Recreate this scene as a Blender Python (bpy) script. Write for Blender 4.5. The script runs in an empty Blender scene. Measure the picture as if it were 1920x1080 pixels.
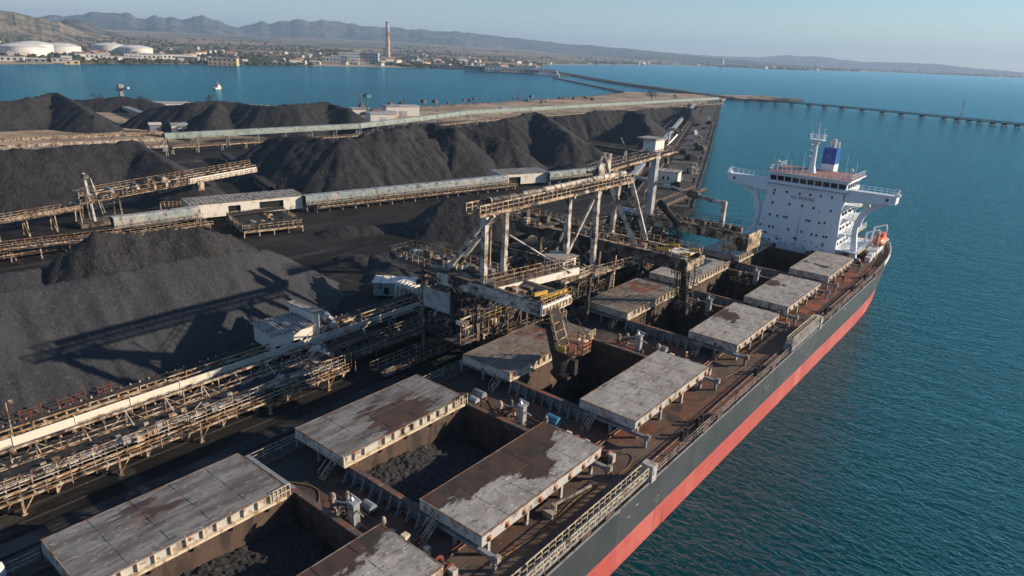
import bpy, math, random
import numpy as np
from mathutils import Vector, Matrix
random.seed(7); RNG = np.random.default_rng(7)
S = bpy.context.scene
COL = S.collection
rad = math.radians

# ------------------------------------------------------------------ camera
HC = 49.6
yaw, pitch, roll = rad(38.45), rad(19.17), rad(2.5)
f0 = Vector((-math.sin(yaw), math.cos(yaw), 0)); r0 = Vector((math.cos(yaw), math.sin(yaw), 0)); z0 = Vector((0, 0, 1))
F = f0*math.cos(pitch) - z0*math.sin(pitch); U0 = f0*math.sin(pitch) + z0*math.cos(pitch)
Rr = r0*math.cos(roll) + U0*math.sin(roll); Up = -r0*math.sin(roll) + U0*math.cos(roll)
cam = bpy.data.cameras.new('camera'); cam.sensor_width = 36; cam.lens = 36*1285/1920
cam.clip_start = 0.5; cam.clip_end = 60000
co = bpy.data.objects.new('camera', cam); COL.objects.link(co)
m = Matrix((( Rr.x, Up.x, -F.x, 0), (Rr.y, Up.y, -F.y, 0), (Rr.z, Up.z, -F.z, HC), (0, 0, 0, 1)))
co.matrix_world = m; S.camera = co

# ------------------------------------------------------------------ sky, sun, exposure
SUN = Vector((0.75, 0.70, 0.375)).normalized()
w = bpy.data.worlds.new('World'); S.world = w; w.use_nodes = True
nt = w.node_tree; bg = nt.nodes['Background']
sky = nt.nodes.new('ShaderNodeTexSky'); sky.sky_type = 'NISHITA'; sky.sun_disc = False
sky.sun_elevation = math.asin(SUN.z); sky.sun_rotation = math.atan2(SUN.x, SUN.y)
sky.air_density = 1.0; sky.dust_density = 0.05; sky.ozone_density = 4.0; sky.altitude = 50
nt.links.new(sky.outputs[0], bg.inputs[0]); bg.inputs[1].default_value = 0.085
sl = bpy.data.lights.new('sun', 'SUN'); sl.energy = 5.0; sl.angle = rad(0.5); sl.color = (1.0, 0.83, 0.64)
so = bpy.data.objects.new('sun', sl); COL.objects.link(so)
so.rotation_euler = (-SUN).to_track_quat('-Z', 'Y').to_euler(); so.location = (100, 100, 150)
S.view_settings.view_transform = 'Standard'; S.view_settings.look = 'None'
S.view_settings.exposure = 0.57; S.view_settings.gamma = 1; S.view_settings.use_curve_mapping = False
S.render.engine = 'CYCLES'
S.cycles.max_bounces = 5; S.cycles.diffuse_bounces = 2; S.cycles.glossy_bounces = 3; S.cycles.volume_bounces = 0
S.cycles.transparent_max_bounces = 6; S.cycles.caustics_reflective = False; S.cycles.caustics_refractive = False

# ------------------------------------------------------------------ material helper
def ramp(nt, src, a, b):
    n = nt.nodes.new('ShaderNodeMapRange'); n.interpolation_type = 'SMOOTHSTEP'
    n.inputs[1].default_value = a; n.inputs[2].default_value = b
    nt.links.new(src, n.inputs[0]); return n.outputs[0]
def noise(nt, vec, scale, detail=4, stretch=None, rough=0.55, dist=0):
    n = nt.nodes.new('ShaderNodeTexNoise'); n.inputs['Scale'].default_value = scale
    n.inputs['Detail'].default_value = detail; n.inputs['Roughness'].default_value = rough; n.inputs['Distortion'].default_value = dist
    if stretch:
        mp = nt.nodes.new('ShaderNodeMapping'); mp.inputs['Scale'].default_value = stretch
        nt.links.new(vec, mp.inputs[0]); vec = mp.outputs[0]
    nt.links.new(vec, n.inputs['Vector']); return n.outputs['Fac']
def mix(nt, fac, a, b):
    n = nt.nodes.new('ShaderNodeMix'); n.data_type = 'RGBA'
    if isinstance(fac, float): n.inputs[0].default_value = fac
    else: nt.links.new(fac, n.inputs[0])
    for i, c in ((6, a), (7, b)):
        if isinstance(c, tuple): n.inputs[i].default_value = (*c, 1)
        else: nt.links.new(c, n.inputs[i])
    return n.outputs[2]
def newmat(name, rough=0.7, spec=0.35, metal=0):
    mt = bpy.data.materials.new(name); mt.use_nodes = True; nt = mt.node_tree
    b = nt.nodes['Principled BSDF']; b.inputs['Roughness'].default_value = rough
    b.inputs['Specular IOR Level'].default_value = spec; b.inputs['Metallic'].default_value = metal
    g = nt.nodes.new('ShaderNodeNewGeometry')
    return mt, nt, b, g.outputs['Position']
def bump(nt, b, h, strength, dist):
    n = nt.nodes.new('ShaderNodeBump'); n.inputs['Strength'].default_value = strength; n.inputs['Distance'].default_value = dist
    nt.links.new(h, n.inputs['Height']); nt.links.new(n.outputs[0], b.inputs['Normal'])
def M(name, base, layers=(), rough=0.7, spec=0.35, metal=0, bmp=None):
    """base colour, then layers of (colour, noise scale, lo, hi, stretch)"""
    mt, nt, b, pos = newmat(name, rough, spec, metal)
    c = base
    for (col, sc, lo, hi, st) in layers:
        fac = ramp(nt, noise(nt, pos, sc, 5, st), lo, hi)
        c = mix(nt, fac, c, col)
    if isinstance(c, tuple): b.inputs['Base Color'].default_value = (*c, 1)
    else: nt.links.new(c, b.inputs['Base Color'])
    if bmp: bump(nt, b, noise(nt, pos, bmp[0], 5), bmp[1], bmp[2])
    return mt
RUST = (0.16, 0.065, 0.03); DUST = (0.035, 0.03, 0.027)
m_white = M('weathered_white_steel', (0.54, 0.51, 0.45), [((0.30, 0.25, 0.2), 0.7, .42, .62, None), (RUST, 1.4, .55, .66, None), (DUST, 0.45, .50, .64, None), ((0.20, 0.09, 0.04), 2.5, .62, .72, (1, 1, .3))], .6)
m_cream = M('cream_painted_steel', (0.54, 0.45, 0.33), [((0.26, 0.175, 0.105), 0.9, .41, .60, None), (RUST, 1.7, .51, .63, None), (DUST, 0.5, .50, .63, None)], .65)
m_dirty = M('coal_stained_steel', (0.12, 0.10, 0.085), [((0.36, 0.30, 0.23), 1.1, .55, .68, None), (RUST, 1.3, .54, .68, None), ((0.02, 0.018, 0.017), 0.6, .44, .60, None)], .75)
m_darksteel = M('blackened_steel', (0.028, 0.025, 0.023), [(tuple(.6*x for x in RUST), 1.3, .55, .72, None), ((0.13, 0.11, 0.085), 1.0, .6, .72, None)], .75)
m_rail = M('rusty_yellow_handrail', (0.34, 0.21, 0.09), [((0.40, 0.33, 0.24), 0.5, .45, .55, None), (RUST, 0.9, .48, .62, None), (DUST, .3, .55, .7, None)], .65)
m_orange = M('orange_primer_rail', (0.42, 0.14, 0.05), [((0.4, 0.25, 0.12), 0.7, .5, .6, None)], .65)
m_yellow = M('yellow_safety_paint', (0.58, 0.36, 0.06), [(RUST, 1.2, .55, .7, None)], .55)
m_redpaint = M('faded_red_paint', (0.17, 0.05, 0.038), [(RUST, 1.2, .5, .7, None)], .6)
m_belt = M('rubber_belt_with_coal', (0.024, 0.023, 0.023), [((0.06, 0.056, 0.052), 1.2, .5, .7, None)], .8, bmp=(3, .4, .1))
m_green = M('pale_green_cladding', (0.27, 0.33, 0.30), [((0.17, 0.20, 0.185), 0.4, .45, .65, None), ((0.3, 0.2, 0.12), 0.9, .6, .72, None)], .55)
m_blueclad = M('pale_blue_cladding', (0.25, 0.30, 0.31), [((0.40, 0.39, 0.35), 0.25, .48, .6, None), ((0.12, 0.105, 0.09), 0.7, .52, .66, None), (RUST, 1.2, .6, .7, None)], .6)
m_wall = M('white_wall_sheet', (0.74, 0.69, 0.60), [((0.5, 0.43, 0.35), 0.5, .52, .72, None), ((0.3, 0.2, 0.12), 0.9, .64, .76, None)], .7)
m_roof = M('dusty_roof_sheet', (0.30, 0.275, 0.25), [((0.12, 0.1, 0.085), 0.5, .48, .66, None), ((0.42, 0.39, 0.34), 0.8, .55, .7, None)], .7)
m_silver = M('galvanised_steel', (0.42, 0.43, 0.44), [((0.25, 0.25, 0.25), 0.7, .45, .65, None)], .45, .5, .3)
m_black = M('black_and_shade', (0.012, 0.012, 0.013), rough=.8)  # plain black; also the painted shade inside shed openings and behind the fan
m_glass = M('dark_window_glass', (0.015, 0.02, 0.025), rough=.12, spec=.6)
m_concrete = M('quay_concrete', (0.09, 0.08, 0.07), [((0.03, 0.028, 0.027), 0.12, .40, .56, None), ((0.16, 0.135, 0.11), 0.3, .60, .72, None)], .85, bmp=(2, .3, .1))
m_rock = M('armour_rock', (0.16, 0.14, 0.12), [((0.07, 0.062, 0.055), 0.25, .4, .6, None)], .9, bmp=(.5, .8, .6))
m_ship_white = M('ship_white_paint', (0.74, 0.79, 0.84), [((0.60, 0.60, 0.58), 0.25, .5, .75, (1, 1, .15)), ((0.50, 0.45, 0.38), .9, .60, .74, (1, 1, .08)), ((0.33, 0.22, 0.14), 1.1, .66, .75, (1, 1, .2))], .45, .4)
m_roofred = M('red_oxide_deck', (0.34, 0.16, 0.12), [((0.28, 0.16, 0.12), 0.8, .5, .7, None)], .65)
m_blue = M('funnel_blue', (0.012, 0.075, 0.34), [((0.03, 0.11, 0.36), 0.5, .5, .7, None)], .38, .45)
m_lifeboat = M('lifeboat_orange', (0.62, 0.13, 0.035), [((0.45, 0.1, 0.03), 0.8, .5, .7, None)], .45)
m_shipgrey = M('ship_grey_steel', (0.22, 0.235, 0.25), [((0.13, 0.12, 0.115), 0.7, .48, .66, None), (RUST, 0.9, .58, .7, None)], .6)
m_hatchside = M('hatch_side_paint', (0.46, 0.45, 0.42), [((0.27, 0.22, 0.17), 0.8, .48, .64, None), (RUST, 1.3, .57, .68, None), ((0.16, 0.075, 0.04), 1.8, .6, .7, (1, 1, .25))], .6)
m_rib = M('hatch_rib_cream', (0.62, 0.53, 0.38), [((0.33, 0.22, 0.12), 1.2, .5, .66, None), (DUST, .8, .6, .7, None)], .65)
m_hold = M('rusty_hold_steel', (0.085, 0.056, 0.042), [((0.04, 0.03, 0.025), 0.7, .45, .65, (1, 1, .3)), ((0.145, 0.10, 0.075), 0.5, .55, .7, None), (DUST, .9, .55, .68, (1, 1, .2))], .8)
m_coaming_edge = M('red_rust_coaming', (0.20, 0.085, 0.055), [((0.10, 0.06, 0.05), 0.9, .45, .65, None)], .75)
m_winch = M('winch_dark_paint', (0.075, 0.05, 0.04), [((0.2, 0.07, 0.04), 1.5, .5, .62, None), ((0.35, 0.33, 0.3), 1.8, .62, .7, None)], .6)
m_tank = M('tank_white', (0.64, 0.62, 0.58), [((0.66, 0.62, 0.56), 0.05, .5, .7, None)], .6)
m_hull = None

# ------------------------------------------------------------------ mesh helper
OFF = {}
class MB:
    def __init__(s): s.v = []; s.f = []
    def quad(s, a, b, c, d):
        i = len(s.v); s.v += [tuple(a), tuple(b), tuple(c), tuple(d)]; s.f.append((i, i+1, i+2, i+3)); return s
    def box(s, x0, x1, y0, y1, z0, z1):
        i = len(s.v)
        s.v += [(x0,y0,z0),(x1,y0,z0),(x1,y1,z0),(x0,y1,z0),(x0,y0,z1),(x1,y0,z1),(x1,y1,z1),(x0,y1,z1)]
        s.f += [(i,i+3,i+2,i+1),(i+4,i+5,i+6,i+7),(i,i+1,i+5,i+4),(i+1,i+2,i+6,i+5),(i+2,i+3,i+7,i+6),(i+3,i,i+4,i+7)]; return s
    def beam(s, p, q, w=0.2, h=None, up=(0, 0, 1)):
        h = h or w; p = Vector(p); q = Vector(q); d = q-p
        if d.length < 1e-6: return s
        d.normalize(); u = Vector(up)
        if abs(d.dot(u)) > .98: u = Vector((0, 1, 0))
        a = d.cross(u).normalized(); b = a.cross(d)
        i = len(s.v)
        for e in (p, q):
            for sa, sb in ((-1,-1),(1,-1),(1,1),(-1,1)):
                s.v.append(tuple(e + a*sa*w/2 + b*sb*h/2))
        s.f += [(i,i+1,i+2,i+3),(i+7,i+6,i+5,i+4)] + [(i+k, i+4+k, i+4+(k+1)%4, i+(k+1)%4) for k in range(4)]; return s
    def tube(s, p, q, r, n=8, r2=None, caps=True):
        r2 = r if r2 is None else r2; p = Vector(p); q = Vector(q); d = (q-p).normalized()
        u = Vector((0,0,1)) if abs(d.z) < .9 else Vector((1,0,0)); a = d.cross(u).normalized(); b = a.cross(d); i = len(s.v)
        for e, rr in ((p, r), (q, r2)):
            for k in range(n):
                t = 2*math.pi*k/n; s.v.append(tuple(e + a*rr*math.cos(t) + b*rr*math.sin(t)))
        s.f += [(i+(k+1)%n, i+k, i+n+k, i+n+(k+1)%n) for k in range(n)]
        if caps: s.f += [tuple(range(i, i+n)), tuple(range(i+2*n-1, i+n-1, -1))]
        return s
    def prism(s, pts, z0, z1):
        n = len(pts); i = len(s.v); s.v += [(x, y, z0) for x, y in pts] + [(x, y, z1) for x, y in pts]
        s.f += [tuple(range(i+n, i+2*n)), tuple(range(i+n-1, i-1, -1))] + [(i+k, i+(k+1)%n, i+n+(k+1)%n, i+n+k) for k in range(n)]; return s
    def rail(s, path, h=1.1, step=1.6, t=0.075, bars=2):
        for p, q in zip(path[:-1], path[1:]):
            p = Vector(p); q = Vector(q); L = (q-p).length; n = max(1, int(L/step))
            for k in range(n+1):
                e = p.lerp(q, k/n); s.beam(e, e+Vector((0,0,h)), t, t)
            for k in range(1, bars+1):
                o = Vector((0,0,h*k/bars)); s.beam(p+o, q+o, t, t)
        return s
    def grid(s, X, Y, Z):
        ny, nx = Z.shape; i = len(s.v)
        s.v += list(zip(X.ravel().tolist(), Y.ravel().tolist(), Z.ravel().tolist()))
        s.f += [(i+r*nx+c, i+r*nx+c+1, i+(r+1)*nx+c+1, i+(r+1)*nx+c) for r in range(ny-1) for c in range(nx-1)]; return s
    def mesh(s, name, mat, smooth=False, off=(0, 0, 0)):
        me = bpy.data.meshes.new(name)
        ox, oy, oz = off
        v = [(a-ox, b-oy, c-oz) for a, b, c in s.v] if any(off) else s.v
        me.from_pydata(v, [], s.f); me.materials.append(mat)
        if smooth: me.polygons.foreach_set('use_smooth', [True]*len(me.polygons))
        me.update(); return me
    def build(s, name, mat, parent=None, smooth=False):
        """verts in world (or, under a rotated thing, in the thing's own frame with s.local = True)"""
        off = (0, 0, 0)
        if parent is not None and not getattr(s, 'local', False): off = OFF[parent.name]
        return link(s.mesh(name, mat, smooth, off), name, parent)
def link(me, name, parent=None, loc=(0, 0, 0), rot=(0, 0, 0), scale=None):
    o = bpy.data.objects.new(name, me); COL.objects.link(o); o.location = loc; o.rotation_euler = rot
    if scale: o.scale = scale
    if parent is not None: o.parent = parent
    OFF[o.name] = OFF[parent.name] if parent is not None else (0.0, 0.0, 0.0)
    return o
def tag(o, label, cat, group=None, kind=None):
    o['label'] = label; o['category'] = cat
    if group: o['group'] = group
    if kind: o['kind'] = kind
    return o
def thing(name, label, cat, loc=(0, 0, 0), rz=0, group=None, kind=None):
    o = bpy.data.objects.new(name, None); COL.objects.link(o); o.location = loc; o.rotation_euler = (0, 0, rz)
    OFF[o.name] = tuple(float(x) for x in loc); o.empty_display_size = .5
    return tag(o, label, cat, group, kind)
def struct(o, label=None): 
    o['kind'] = 'structure'
    if label: o['label'] = label
    return o
def LB():
    b = MB(); b.local = True; return b

# ------------------------------------------------------------------ numpy noise
def vn(x, y, seed=0):
    xi = np.floor(x).astype(np.int64); yi = np.floor(y).astype(np.int64); fx = x-xi; fy = y-yi
    fx = fx*fx*fx*(fx*(fx*6-15)+10); fy = fy*fy*fy*(fy*(fy*6-15)+10)
    def h(a, b):
        n = (a*374761393 + b*668265263 + seed*974711) & 0x7fffffff; n = ((n ^ (n >> 13))*1274126177) & 0x7fffffff
        n = (n ^ (n >> 16)) & 0xffff; return n/65535.0
    a = h(xi, yi); b = h(xi+1, yi); c = h(xi, yi+1); d = h(xi+1, yi+1)
    return (a*(1-fx)+b*fx)*(1-fy) + (c*(1-fx)+d*fx)*fy
def fbm(x, y, sc, oct=4, seed=0):
    s = 0; a = .5
    for o in range(oct):
        s = s + a*(vn(x*sc + 13.7*o, y*sc - 7.1*o, seed+o)-.5)*2; sc *= 2.03; a *= .5
    return s
# ================================================================== SEA
mt, nt, b, pos = newmat('sea_water', .16, .34)
deep = noise(nt, pos, 0.004, 4, (1, .5, 1)); fine = noise(nt, pos, 0.03, 4, (.6, 1.4, 1))
c = mix(nt, ramp(nt, deep, .35, .7), (0.0004, 0.036, 0.047), (0.0004, 0.054, 0.078))
c = mix(nt, ramp(nt, fine, .4, .75), c, (0.0004, 0.047, 0.060))
sea_col = c
w1 = noise(nt, pos, 1.05, 4, (.75, 1.2, 1), .6, .8); w2 = noise(nt, pos, 0.27, 2, (.6, 1.3, 1), .5, .4); w3 = noise(nt, pos, 2.6, 3, (.8, 1.2, 1))
add = nt.nodes.new('ShaderNodeMath'); add.operation = 'MULTIPLY_ADD'; nt.links.new(w2, add.inputs[0]); add.inputs[1].default_value = 1.0; nt.links.new(w1, add.inputs[2])
ad2 = nt.nodes.new('ShaderNodeMath'); ad2.operation = 'MULTIPLY_ADD'; nt.links.new(w3, ad2.inputs[0]); ad2.inputs[1].default_value = .3; nt.links.new(add.outputs[0], ad2.inputs[2])
bm = nt.nodes.new('ShaderNodeBump'); bm.inputs['Strength'].default_value = 1.0; bm.inputs['Distance'].default_value = .48; nt.links.new(ad2.outputs[0], bm.inputs['Height'])
# rough sea: body colour of the water under a sky reflection whose Fresnel term saturates, as wave slopes make it do
nt.nodes.remove(b); df = nt.nodes.new('ShaderNodeBsdfDiffuse'); gl = nt.nodes.new('ShaderNodeBsdfGlossy'); fr = nt.nodes.new('ShaderNodeFresnel'); fr.inputs[0].default_value = 1.33
nt.links.new(bm.outputs[0], fr.inputs['Normal']); nt.links.new(bm.outputs[0], gl.inputs['Normal']); gl.inputs['Roughness'].default_value = .12; gl.inputs[0].default_value = (.42, .86, 1.0, 1)  # blue of the higher sky is put into the reflection tint
nt.links.new(sea_col, df.inputs[0])
mn = nt.nodes.new('ShaderNodeMapRange'); mn.inputs[1].default_value = .055; mn.inputs[2].default_value = .75; mn.inputs[3].default_value = 0; mn.inputs[4].default_value = .92; nt.links.new(fr.outputs[0], mn.inputs[0])
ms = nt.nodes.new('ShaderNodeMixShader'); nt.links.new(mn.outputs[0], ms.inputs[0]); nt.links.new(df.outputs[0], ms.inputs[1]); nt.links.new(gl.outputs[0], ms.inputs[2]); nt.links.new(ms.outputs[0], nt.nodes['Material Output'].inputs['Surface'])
m_sea = mt
R_ = 17000
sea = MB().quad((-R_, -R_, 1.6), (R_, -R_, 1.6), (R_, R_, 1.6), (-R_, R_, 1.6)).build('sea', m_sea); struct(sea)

# ================================================================== YARD GROUND
G = 3.5
mt, nt, b, pos = newmat('coal_yard_ground', .9, .2)
sep = nt.nodes.new('ShaderNodeSeparateXYZ'); nt.links.new(pos, sep.inputs[0])
n1 = noise(nt, pos, 0.06, 5); n2 = noise(nt, pos, 0.5, 5, (1, .25, 1)); n3 = noise(nt, pos, 0.02, 3)
c = mix(nt, ramp(nt, n1, .42, .62), (0.010, 0.010, 0.0108), (0.021, 0.0195, 0.0185))
c = mix(nt, ramp(nt, n2, .58, .75), c, (0.044, 0.039, 0.035))
tr_ = noise(nt, pos, .16, 6, (1.2, .12, 1), .62, 1.2); c = mix(nt, ramp(nt, tr_, .54, .66), c, (0.050, 0.045, 0.041))
tr2 = noise(nt, pos, .22, 5, (.14, 1.1, 1), .62, 1.0); c = mix(nt, ramp(nt, tr2, .58, .68), c, (0.040, 0.037, 0.035))
c = mix(nt, ramp(nt, noise(nt, pos, .05, 6, None, .7), .60, .70), c, (0.085, 0.074, 0.062))
# dry tan sand towards the seaward strip of the yard
ad = nt.nodes.new('ShaderNodeMath'); ad.operation = 'MULTIPLY_ADD'; nt.links.new(n3, ad.inputs[0]); ad.inputs[1].default_value = -90; nt.links.new(sep.outputs[0], ad.inputs[2])
sand = ramp(nt, ad.outputs[0], -345, -375)
tan = mix(nt, ramp(nt, noise(nt, pos, .03, 6), .4, .62), (0.40, 0.30, 0.205), (0.23, 0.175, 0.125))
tan = mix(nt, ramp(nt, noise(nt, pos, .12, 5), .58, .68), tan, (0.07, 0.062, 0.05))
c = mix(nt, sand, c, tan); nt.links.new(c, b.inputs['Base Color'])
bump(nt, b, noise(nt, pos, 1.2, 6), .5, .25); m_ground = mt
yard = [(-58.6, -320), (-58.6, 150), (-64, 158), (-88, 170), (-91.3, 207.7), (-142.5, 335.2), (-338.7, 814), (-352, 856), (-309, 884), (-300, 925), (-306, 966), (-347, 990), (-384, 932), (-440, 860), (-476, 818), (-454, 781), (-430, 660), (-412, 462), (-404, 332), (-450, 300), (-501, 271), (-532, 212), (-560, 120), (-640, -100), (-640, -320)]
gb = MB(); n = len(yard); gb.v = [(x, y, G) for x, y in yard] + [(x, y, -3) for x, y in yard]
gb.f = [tuple(range(n))] + [(k, k+n, (k+1) % n + n, (k+1) % n) for k in range(n)]
struct(gb.build('ground', m_ground))
# concrete quay apron: a strip 4 mm above the ground, with a raised kerb on the water side
q = MB(); q.quad((-69.5, -320, G+.004), (-58.7, -320, G+.004), (-58.7, 150, G+.004), (-69.5, 150, G+.004))
struct(q.build('quay_apron', m_concrete))
k = MB(); k.box(-59.2, -58.55, -320, 150, G+.004, G+.28)
k.beam((-91.6, 207.7, G+.15), (-142.8, 335.2, G+.15), .6, .3); k.beam((-142.8, 335.2, G+.15), (-339, 814, G+.15), .6, .3)
struct(k.build('quay_kerb', m_concrete))
rl = MB()
for x in (-63.2, -67.2, -71.6, -74.0): rl.box(x-.09, x+.09, -200, 150, G+.006, G+.16)
struct(rl.build('crane_rails', m_darksteel))
# deck of the far quay running off to the left behind the stern
d = Vector((-339+91.3, 814-207.7, 0)).normalized(); nrm = Vector((-d.y, d.x, 0))
A = Vector((-91.6, 207.9, G+.004)); B = Vector((-339, 813.7, G+.004))
q = MB(); q.quad(A+nrm*15, A, B, B+nrm*15); struct(q.build('far_quay_apron', m_concrete))

# ================================================================== CAUSEWAYS, BREAKWATER
def rubble(name, p, q, w, z, mat, jag=.12):
    p = Vector((*p, 0)); q = Vector((*q, 0)); L = (q-p).length; n = max(8, int(L/6)); t = (q-p)/L; s = Vector((-t.y, t.x, 0))
    prof = [(-1.0, -2), (-.78, .2), (-.5, 1), (.5, 1), (.78, .2), (1.0, -2)]; b = MB(); X = np.zeros((n+1, 6)); Y = X.copy(); Z = X.copy()
    for i in range(n+1):
        e = p+t*L*i/n
        for j, (a, h) in enumerate(prof):
            r = random.uniform(-jag, jag); v = e + s*(a+r)*w/2; X[i, j] = v.x; Y[i, j] = v.y; Z[i, j] = (z*h if h > 0 else h) + (random.uniform(-.5, .5) if 0 < j < 5 else 0)
    b.grid(X, Y, Z); return struct(b.build(name, mat))
rubble('breakwater', (-355, 905), (-300, 975), 30, 3.9, m_rock)
rubble('causeway', (-345, 860), (-640, 1068), 36, 4.0, m_rock, .05)
rubble('causeway', (-635, 1064), (-1010, 1400), 36, 4.0, m_rock, .05)
rubble('mole', (-470, 815), (-790, 1095), 9, 3.4, m_rock)
rubble('shore_rocks', (-404, 332), (-412, 462), 12, 4.2, m_rock, .2)
rubble('shore_rocks', (-412, 462), (-430, 660), 12, 4.2, m_rock, .2)
rubble('shore_rocks', (-430, 660), (-455, 781), 12, 4.2, m_rock, .2)
rd = MB()
for a, c_ in (((-348, 862), (-637, 1066)), ((-637, 1066), (-1012, 1402))):
    a = Vector((*a, 4.55)); c_ = Vector((*c_, 4.55)); t = (c_-a).normalized(); s = Vector((-t.y, t.x, 0))
    for o, w_ in ((-6, 2.2), (5, 3.4)):
        rd.quad(a+s*(o-w_), c_+s*(o-w_), c_+s*(o+w_), a+s*(o+w_))
struct(rd.build('causeway_road', m_concrete))

# ================================================================== FAR LAND
mt, nt, b, pos = newmat('coastal_plain', .95, .1)
n1 = noise(nt, pos, .0035, 6, (1, 1, 0)); n2 = noise(nt, pos, .02, 5, (1, 1, 0)); n3 = noise(nt, pos, .0016, 4, (1, .6, 0))
c = mix(nt, ramp(nt, n1, .42, .56), (0.10, 0.10, 0.062), (0.23, 0.19, 0.125))
c = mix(nt, ramp(nt, n3, .50, .58), c, (0.33, 0.235, 0.15))
c = mix(nt, ramp(nt, n2, .54, .62), c, (0.045, 0.055, 0.032))
sp_ = nt.nodes.new('ShaderNodeSeparateXYZ'); nt.links.new(pos, sp_.inputs[0]); c = mix(nt, ramp(nt, sp_.outputs[2], 3.6, 2.8), c, (0.36, 0.29, 0.20))
nt.links.new(c, b.inputs['Base Color']); m_plain = mt
mt, nt, b, pos = newmat('hill_scrub', .95, .1)
n1 = noise(nt, pos, .006, 7); n2 = noise(nt, pos, .0018, 5)
c = mix(nt, ramp(nt, n1, .42, .6), (0.045, 0.055, 0.03), (0.13, 0.11, 0.075)); c = mix(nt, ramp(nt, n2, .55, .68), c, (0.17, 0.14, 0.10))
nt.links.new(c, b.inputs['Base Color']); bump(nt, b, noise(nt, pos, .012, 7), 1.0, 45); m_hill = mt
mt, nt, b, pos = newmat('dry_hill', .95, .1)
n1 = noise(nt, pos, .012, 7); c = mix(nt, ramp(nt, n1, .42, .58), (0.27, 0.21, 0.14), (0.12, 0.115, 0.07))
nt.links.new(c, b.inputs['Base Color']); bump(nt, b, noise(nt, pos, .02, 7), 1.0, 22); m_dryhill = mt

shore = [(-100, 1040), (-88, 1090), (-74.6, 1196), (-65.3, 1348), (-52.5, 1531), (-46, 1640), (-43.4, 1781), (-40.5, 1700), (-38.6, 1690), (-37.4, 2000), (-36.6, 2608), (-33.3, 3067), (-29.5, 3700), (-25.9, 4463), (-17.4, 4850), (-10.4, 6748), (-3.7, 7019), (3, 7600), (12, 9000), (25, 12500)]
sa = np.array([a for a, _ in shore]); sr = np.array([r for _, r in shore])
def land_z(r, a, X, Y):
    rs = np.interp(a, sa, sr); t = np.clip((r-rs), 0, None)
    base = 1.6*np.clip(t/18, -.8, 1) + np.clip(t-60, 0, None)*.0095*np.clip((-20-a)/25, .12, 1) + np.clip(t-1500, 0, None)*.004*np.clip((-20-a)/25, .1, 1)
    return np.where(r < rs, -2.0, 1.2 + base + np.clip(t/400, 0, 1)*3.5*fbm(X, Y, .0022, 4, 3))
aa = np.linspace(-100, 22, 420); tt = np.concatenate([[-.02, 0, .004, .012, .03], np.linspace(.05, 1, 55)**1.35])
AA, TT = np.meshgrid(aa, tt); RS = np.interp(AA, sa, sr); RR = RS + TT*(14500-RS)
X = RR*np.sin(np.radians(AA)); Y = RR*np.cos(np.radians(AA))
struct(MB().grid(X, Y, land_z(RR, AA, X, Y)).build('coastal_land', m_plain, None, True))

def ridge(name, prof, D, mat, depth, foot=.16, seed=1, rough=1.0, smooth=True):
    pa = np.array([p[0] for p in prof]); pe = np.array([p[1] for p in prof])
    a = np.linspace(pa[0], pa[-1], 420); top = HC + D*np.tan(np.radians(np.interp(a, pa, pe))); top = top + .075*top.clip(20, None)*fbm(a, a*0+seed, 1.9, 4, seed+40)
    v = np.linspace(0, 1, 40); Av, Vv = np.meshgrid(a, v)
    Rv = D - depth + Vv*depth*1.8
    prof_h = np.where(Vv < .5556, (Vv/.5556)**1.25, np.clip(1-(Vv-.5556)/.4444, 0, 1))
    X = Rv*np.sin(np.radians(Av)); Y = Rv*np.cos(np.radians(Av))
    H = np.clip(top, 3, None)[None, :]*prof_h
    H = H + rough*np.clip(prof_h*(1-prof_h)*4, 0, 1)*np.clip(top, 0, None)[None, :]*.42*fbm(X, Y, 3.4/depth, 6, seed)
    H = np.where(Vv == 0, -4, H)
    return struct(MB().grid(X, Y, H).build(name, mat, None, smooth))
R1 = [(-86, .3), (-78.1, .5), (-75.71, .83), (-74.05, 1.06), (-73.23, .98), (-72.41, .77), (-70.98, .53), (-69.83, .08), (-68.62, -.16), (-67.6, -.5)]
R2 = [(-73, -.6), (-71.98, -.19), (-71.3, .34), (-70.5, .75), (-69.75, .66), (-68.58, .15), (-67.18, -.17), (-66, -.5)]
R3 = [(-82, .2), (-76.87, .3), (-72.44, .58), (-71.51, .95), (-70.63, .87), (-70.01, .98), (-68.9, 1.24), (-67, 1.32), (-66.77, 1.33), (-66.38, 1.05), (-65.89, 1.01), (-65.2, 1.29), (-64.55, 1.08), (-64.2, 1.24), (-63.53, 1.06), (-62.47, 1.33), (-62.11, 1.39), (-61.43, 1.21), (-60.39, .83), (-58.97, .43), (-57, .1), (-54, -.2)]
R4 = [(-63, -.1), (-60.79, .34), (-59.67, .76), (-58.55, 1.03), (-58.09, 1.24), (-57.62, 1.04), (-57.05, 1.22), (-55.52, 1.48), (-54.76, 1.37), (-53.78, 1.53), (-52.42, 1.41), (-50.84, 1.26), (-48.43, 1.21), (-46.38, 1.19), (-43.49, 1.2), (-40.99, .99), (-38.47, .86), (-35.1, .6), (-32.6, .58), (-30.1, .45), (-27.63, .31), (-25.2, .14), (-21.23, -.12), (-17.43, -.28)]
R5 = [(-45, .1), (-39.7, .29), (-33.41, .35), (-26.01, .26), (-23.23, .19), (-20.53, .22), (-18.32, .5), (-17.57, .42), (-16.12, .48), (-15.03, .34), (-13.26, .2), (-11.9, .26), (-8.96, .29), (-6.43, .1), (-3.76, -.02), (-.18, -.12), (8, -.2), (18, -.2)]
ridge('hill', R1, 3600, m_dryhill, 1100, seed=5)
ridge('hill', R2, 4300, m_hill, 900, seed=8)
ridge('mountain_range', R3, 8200, m_hill, 2600, seed=11)
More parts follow.
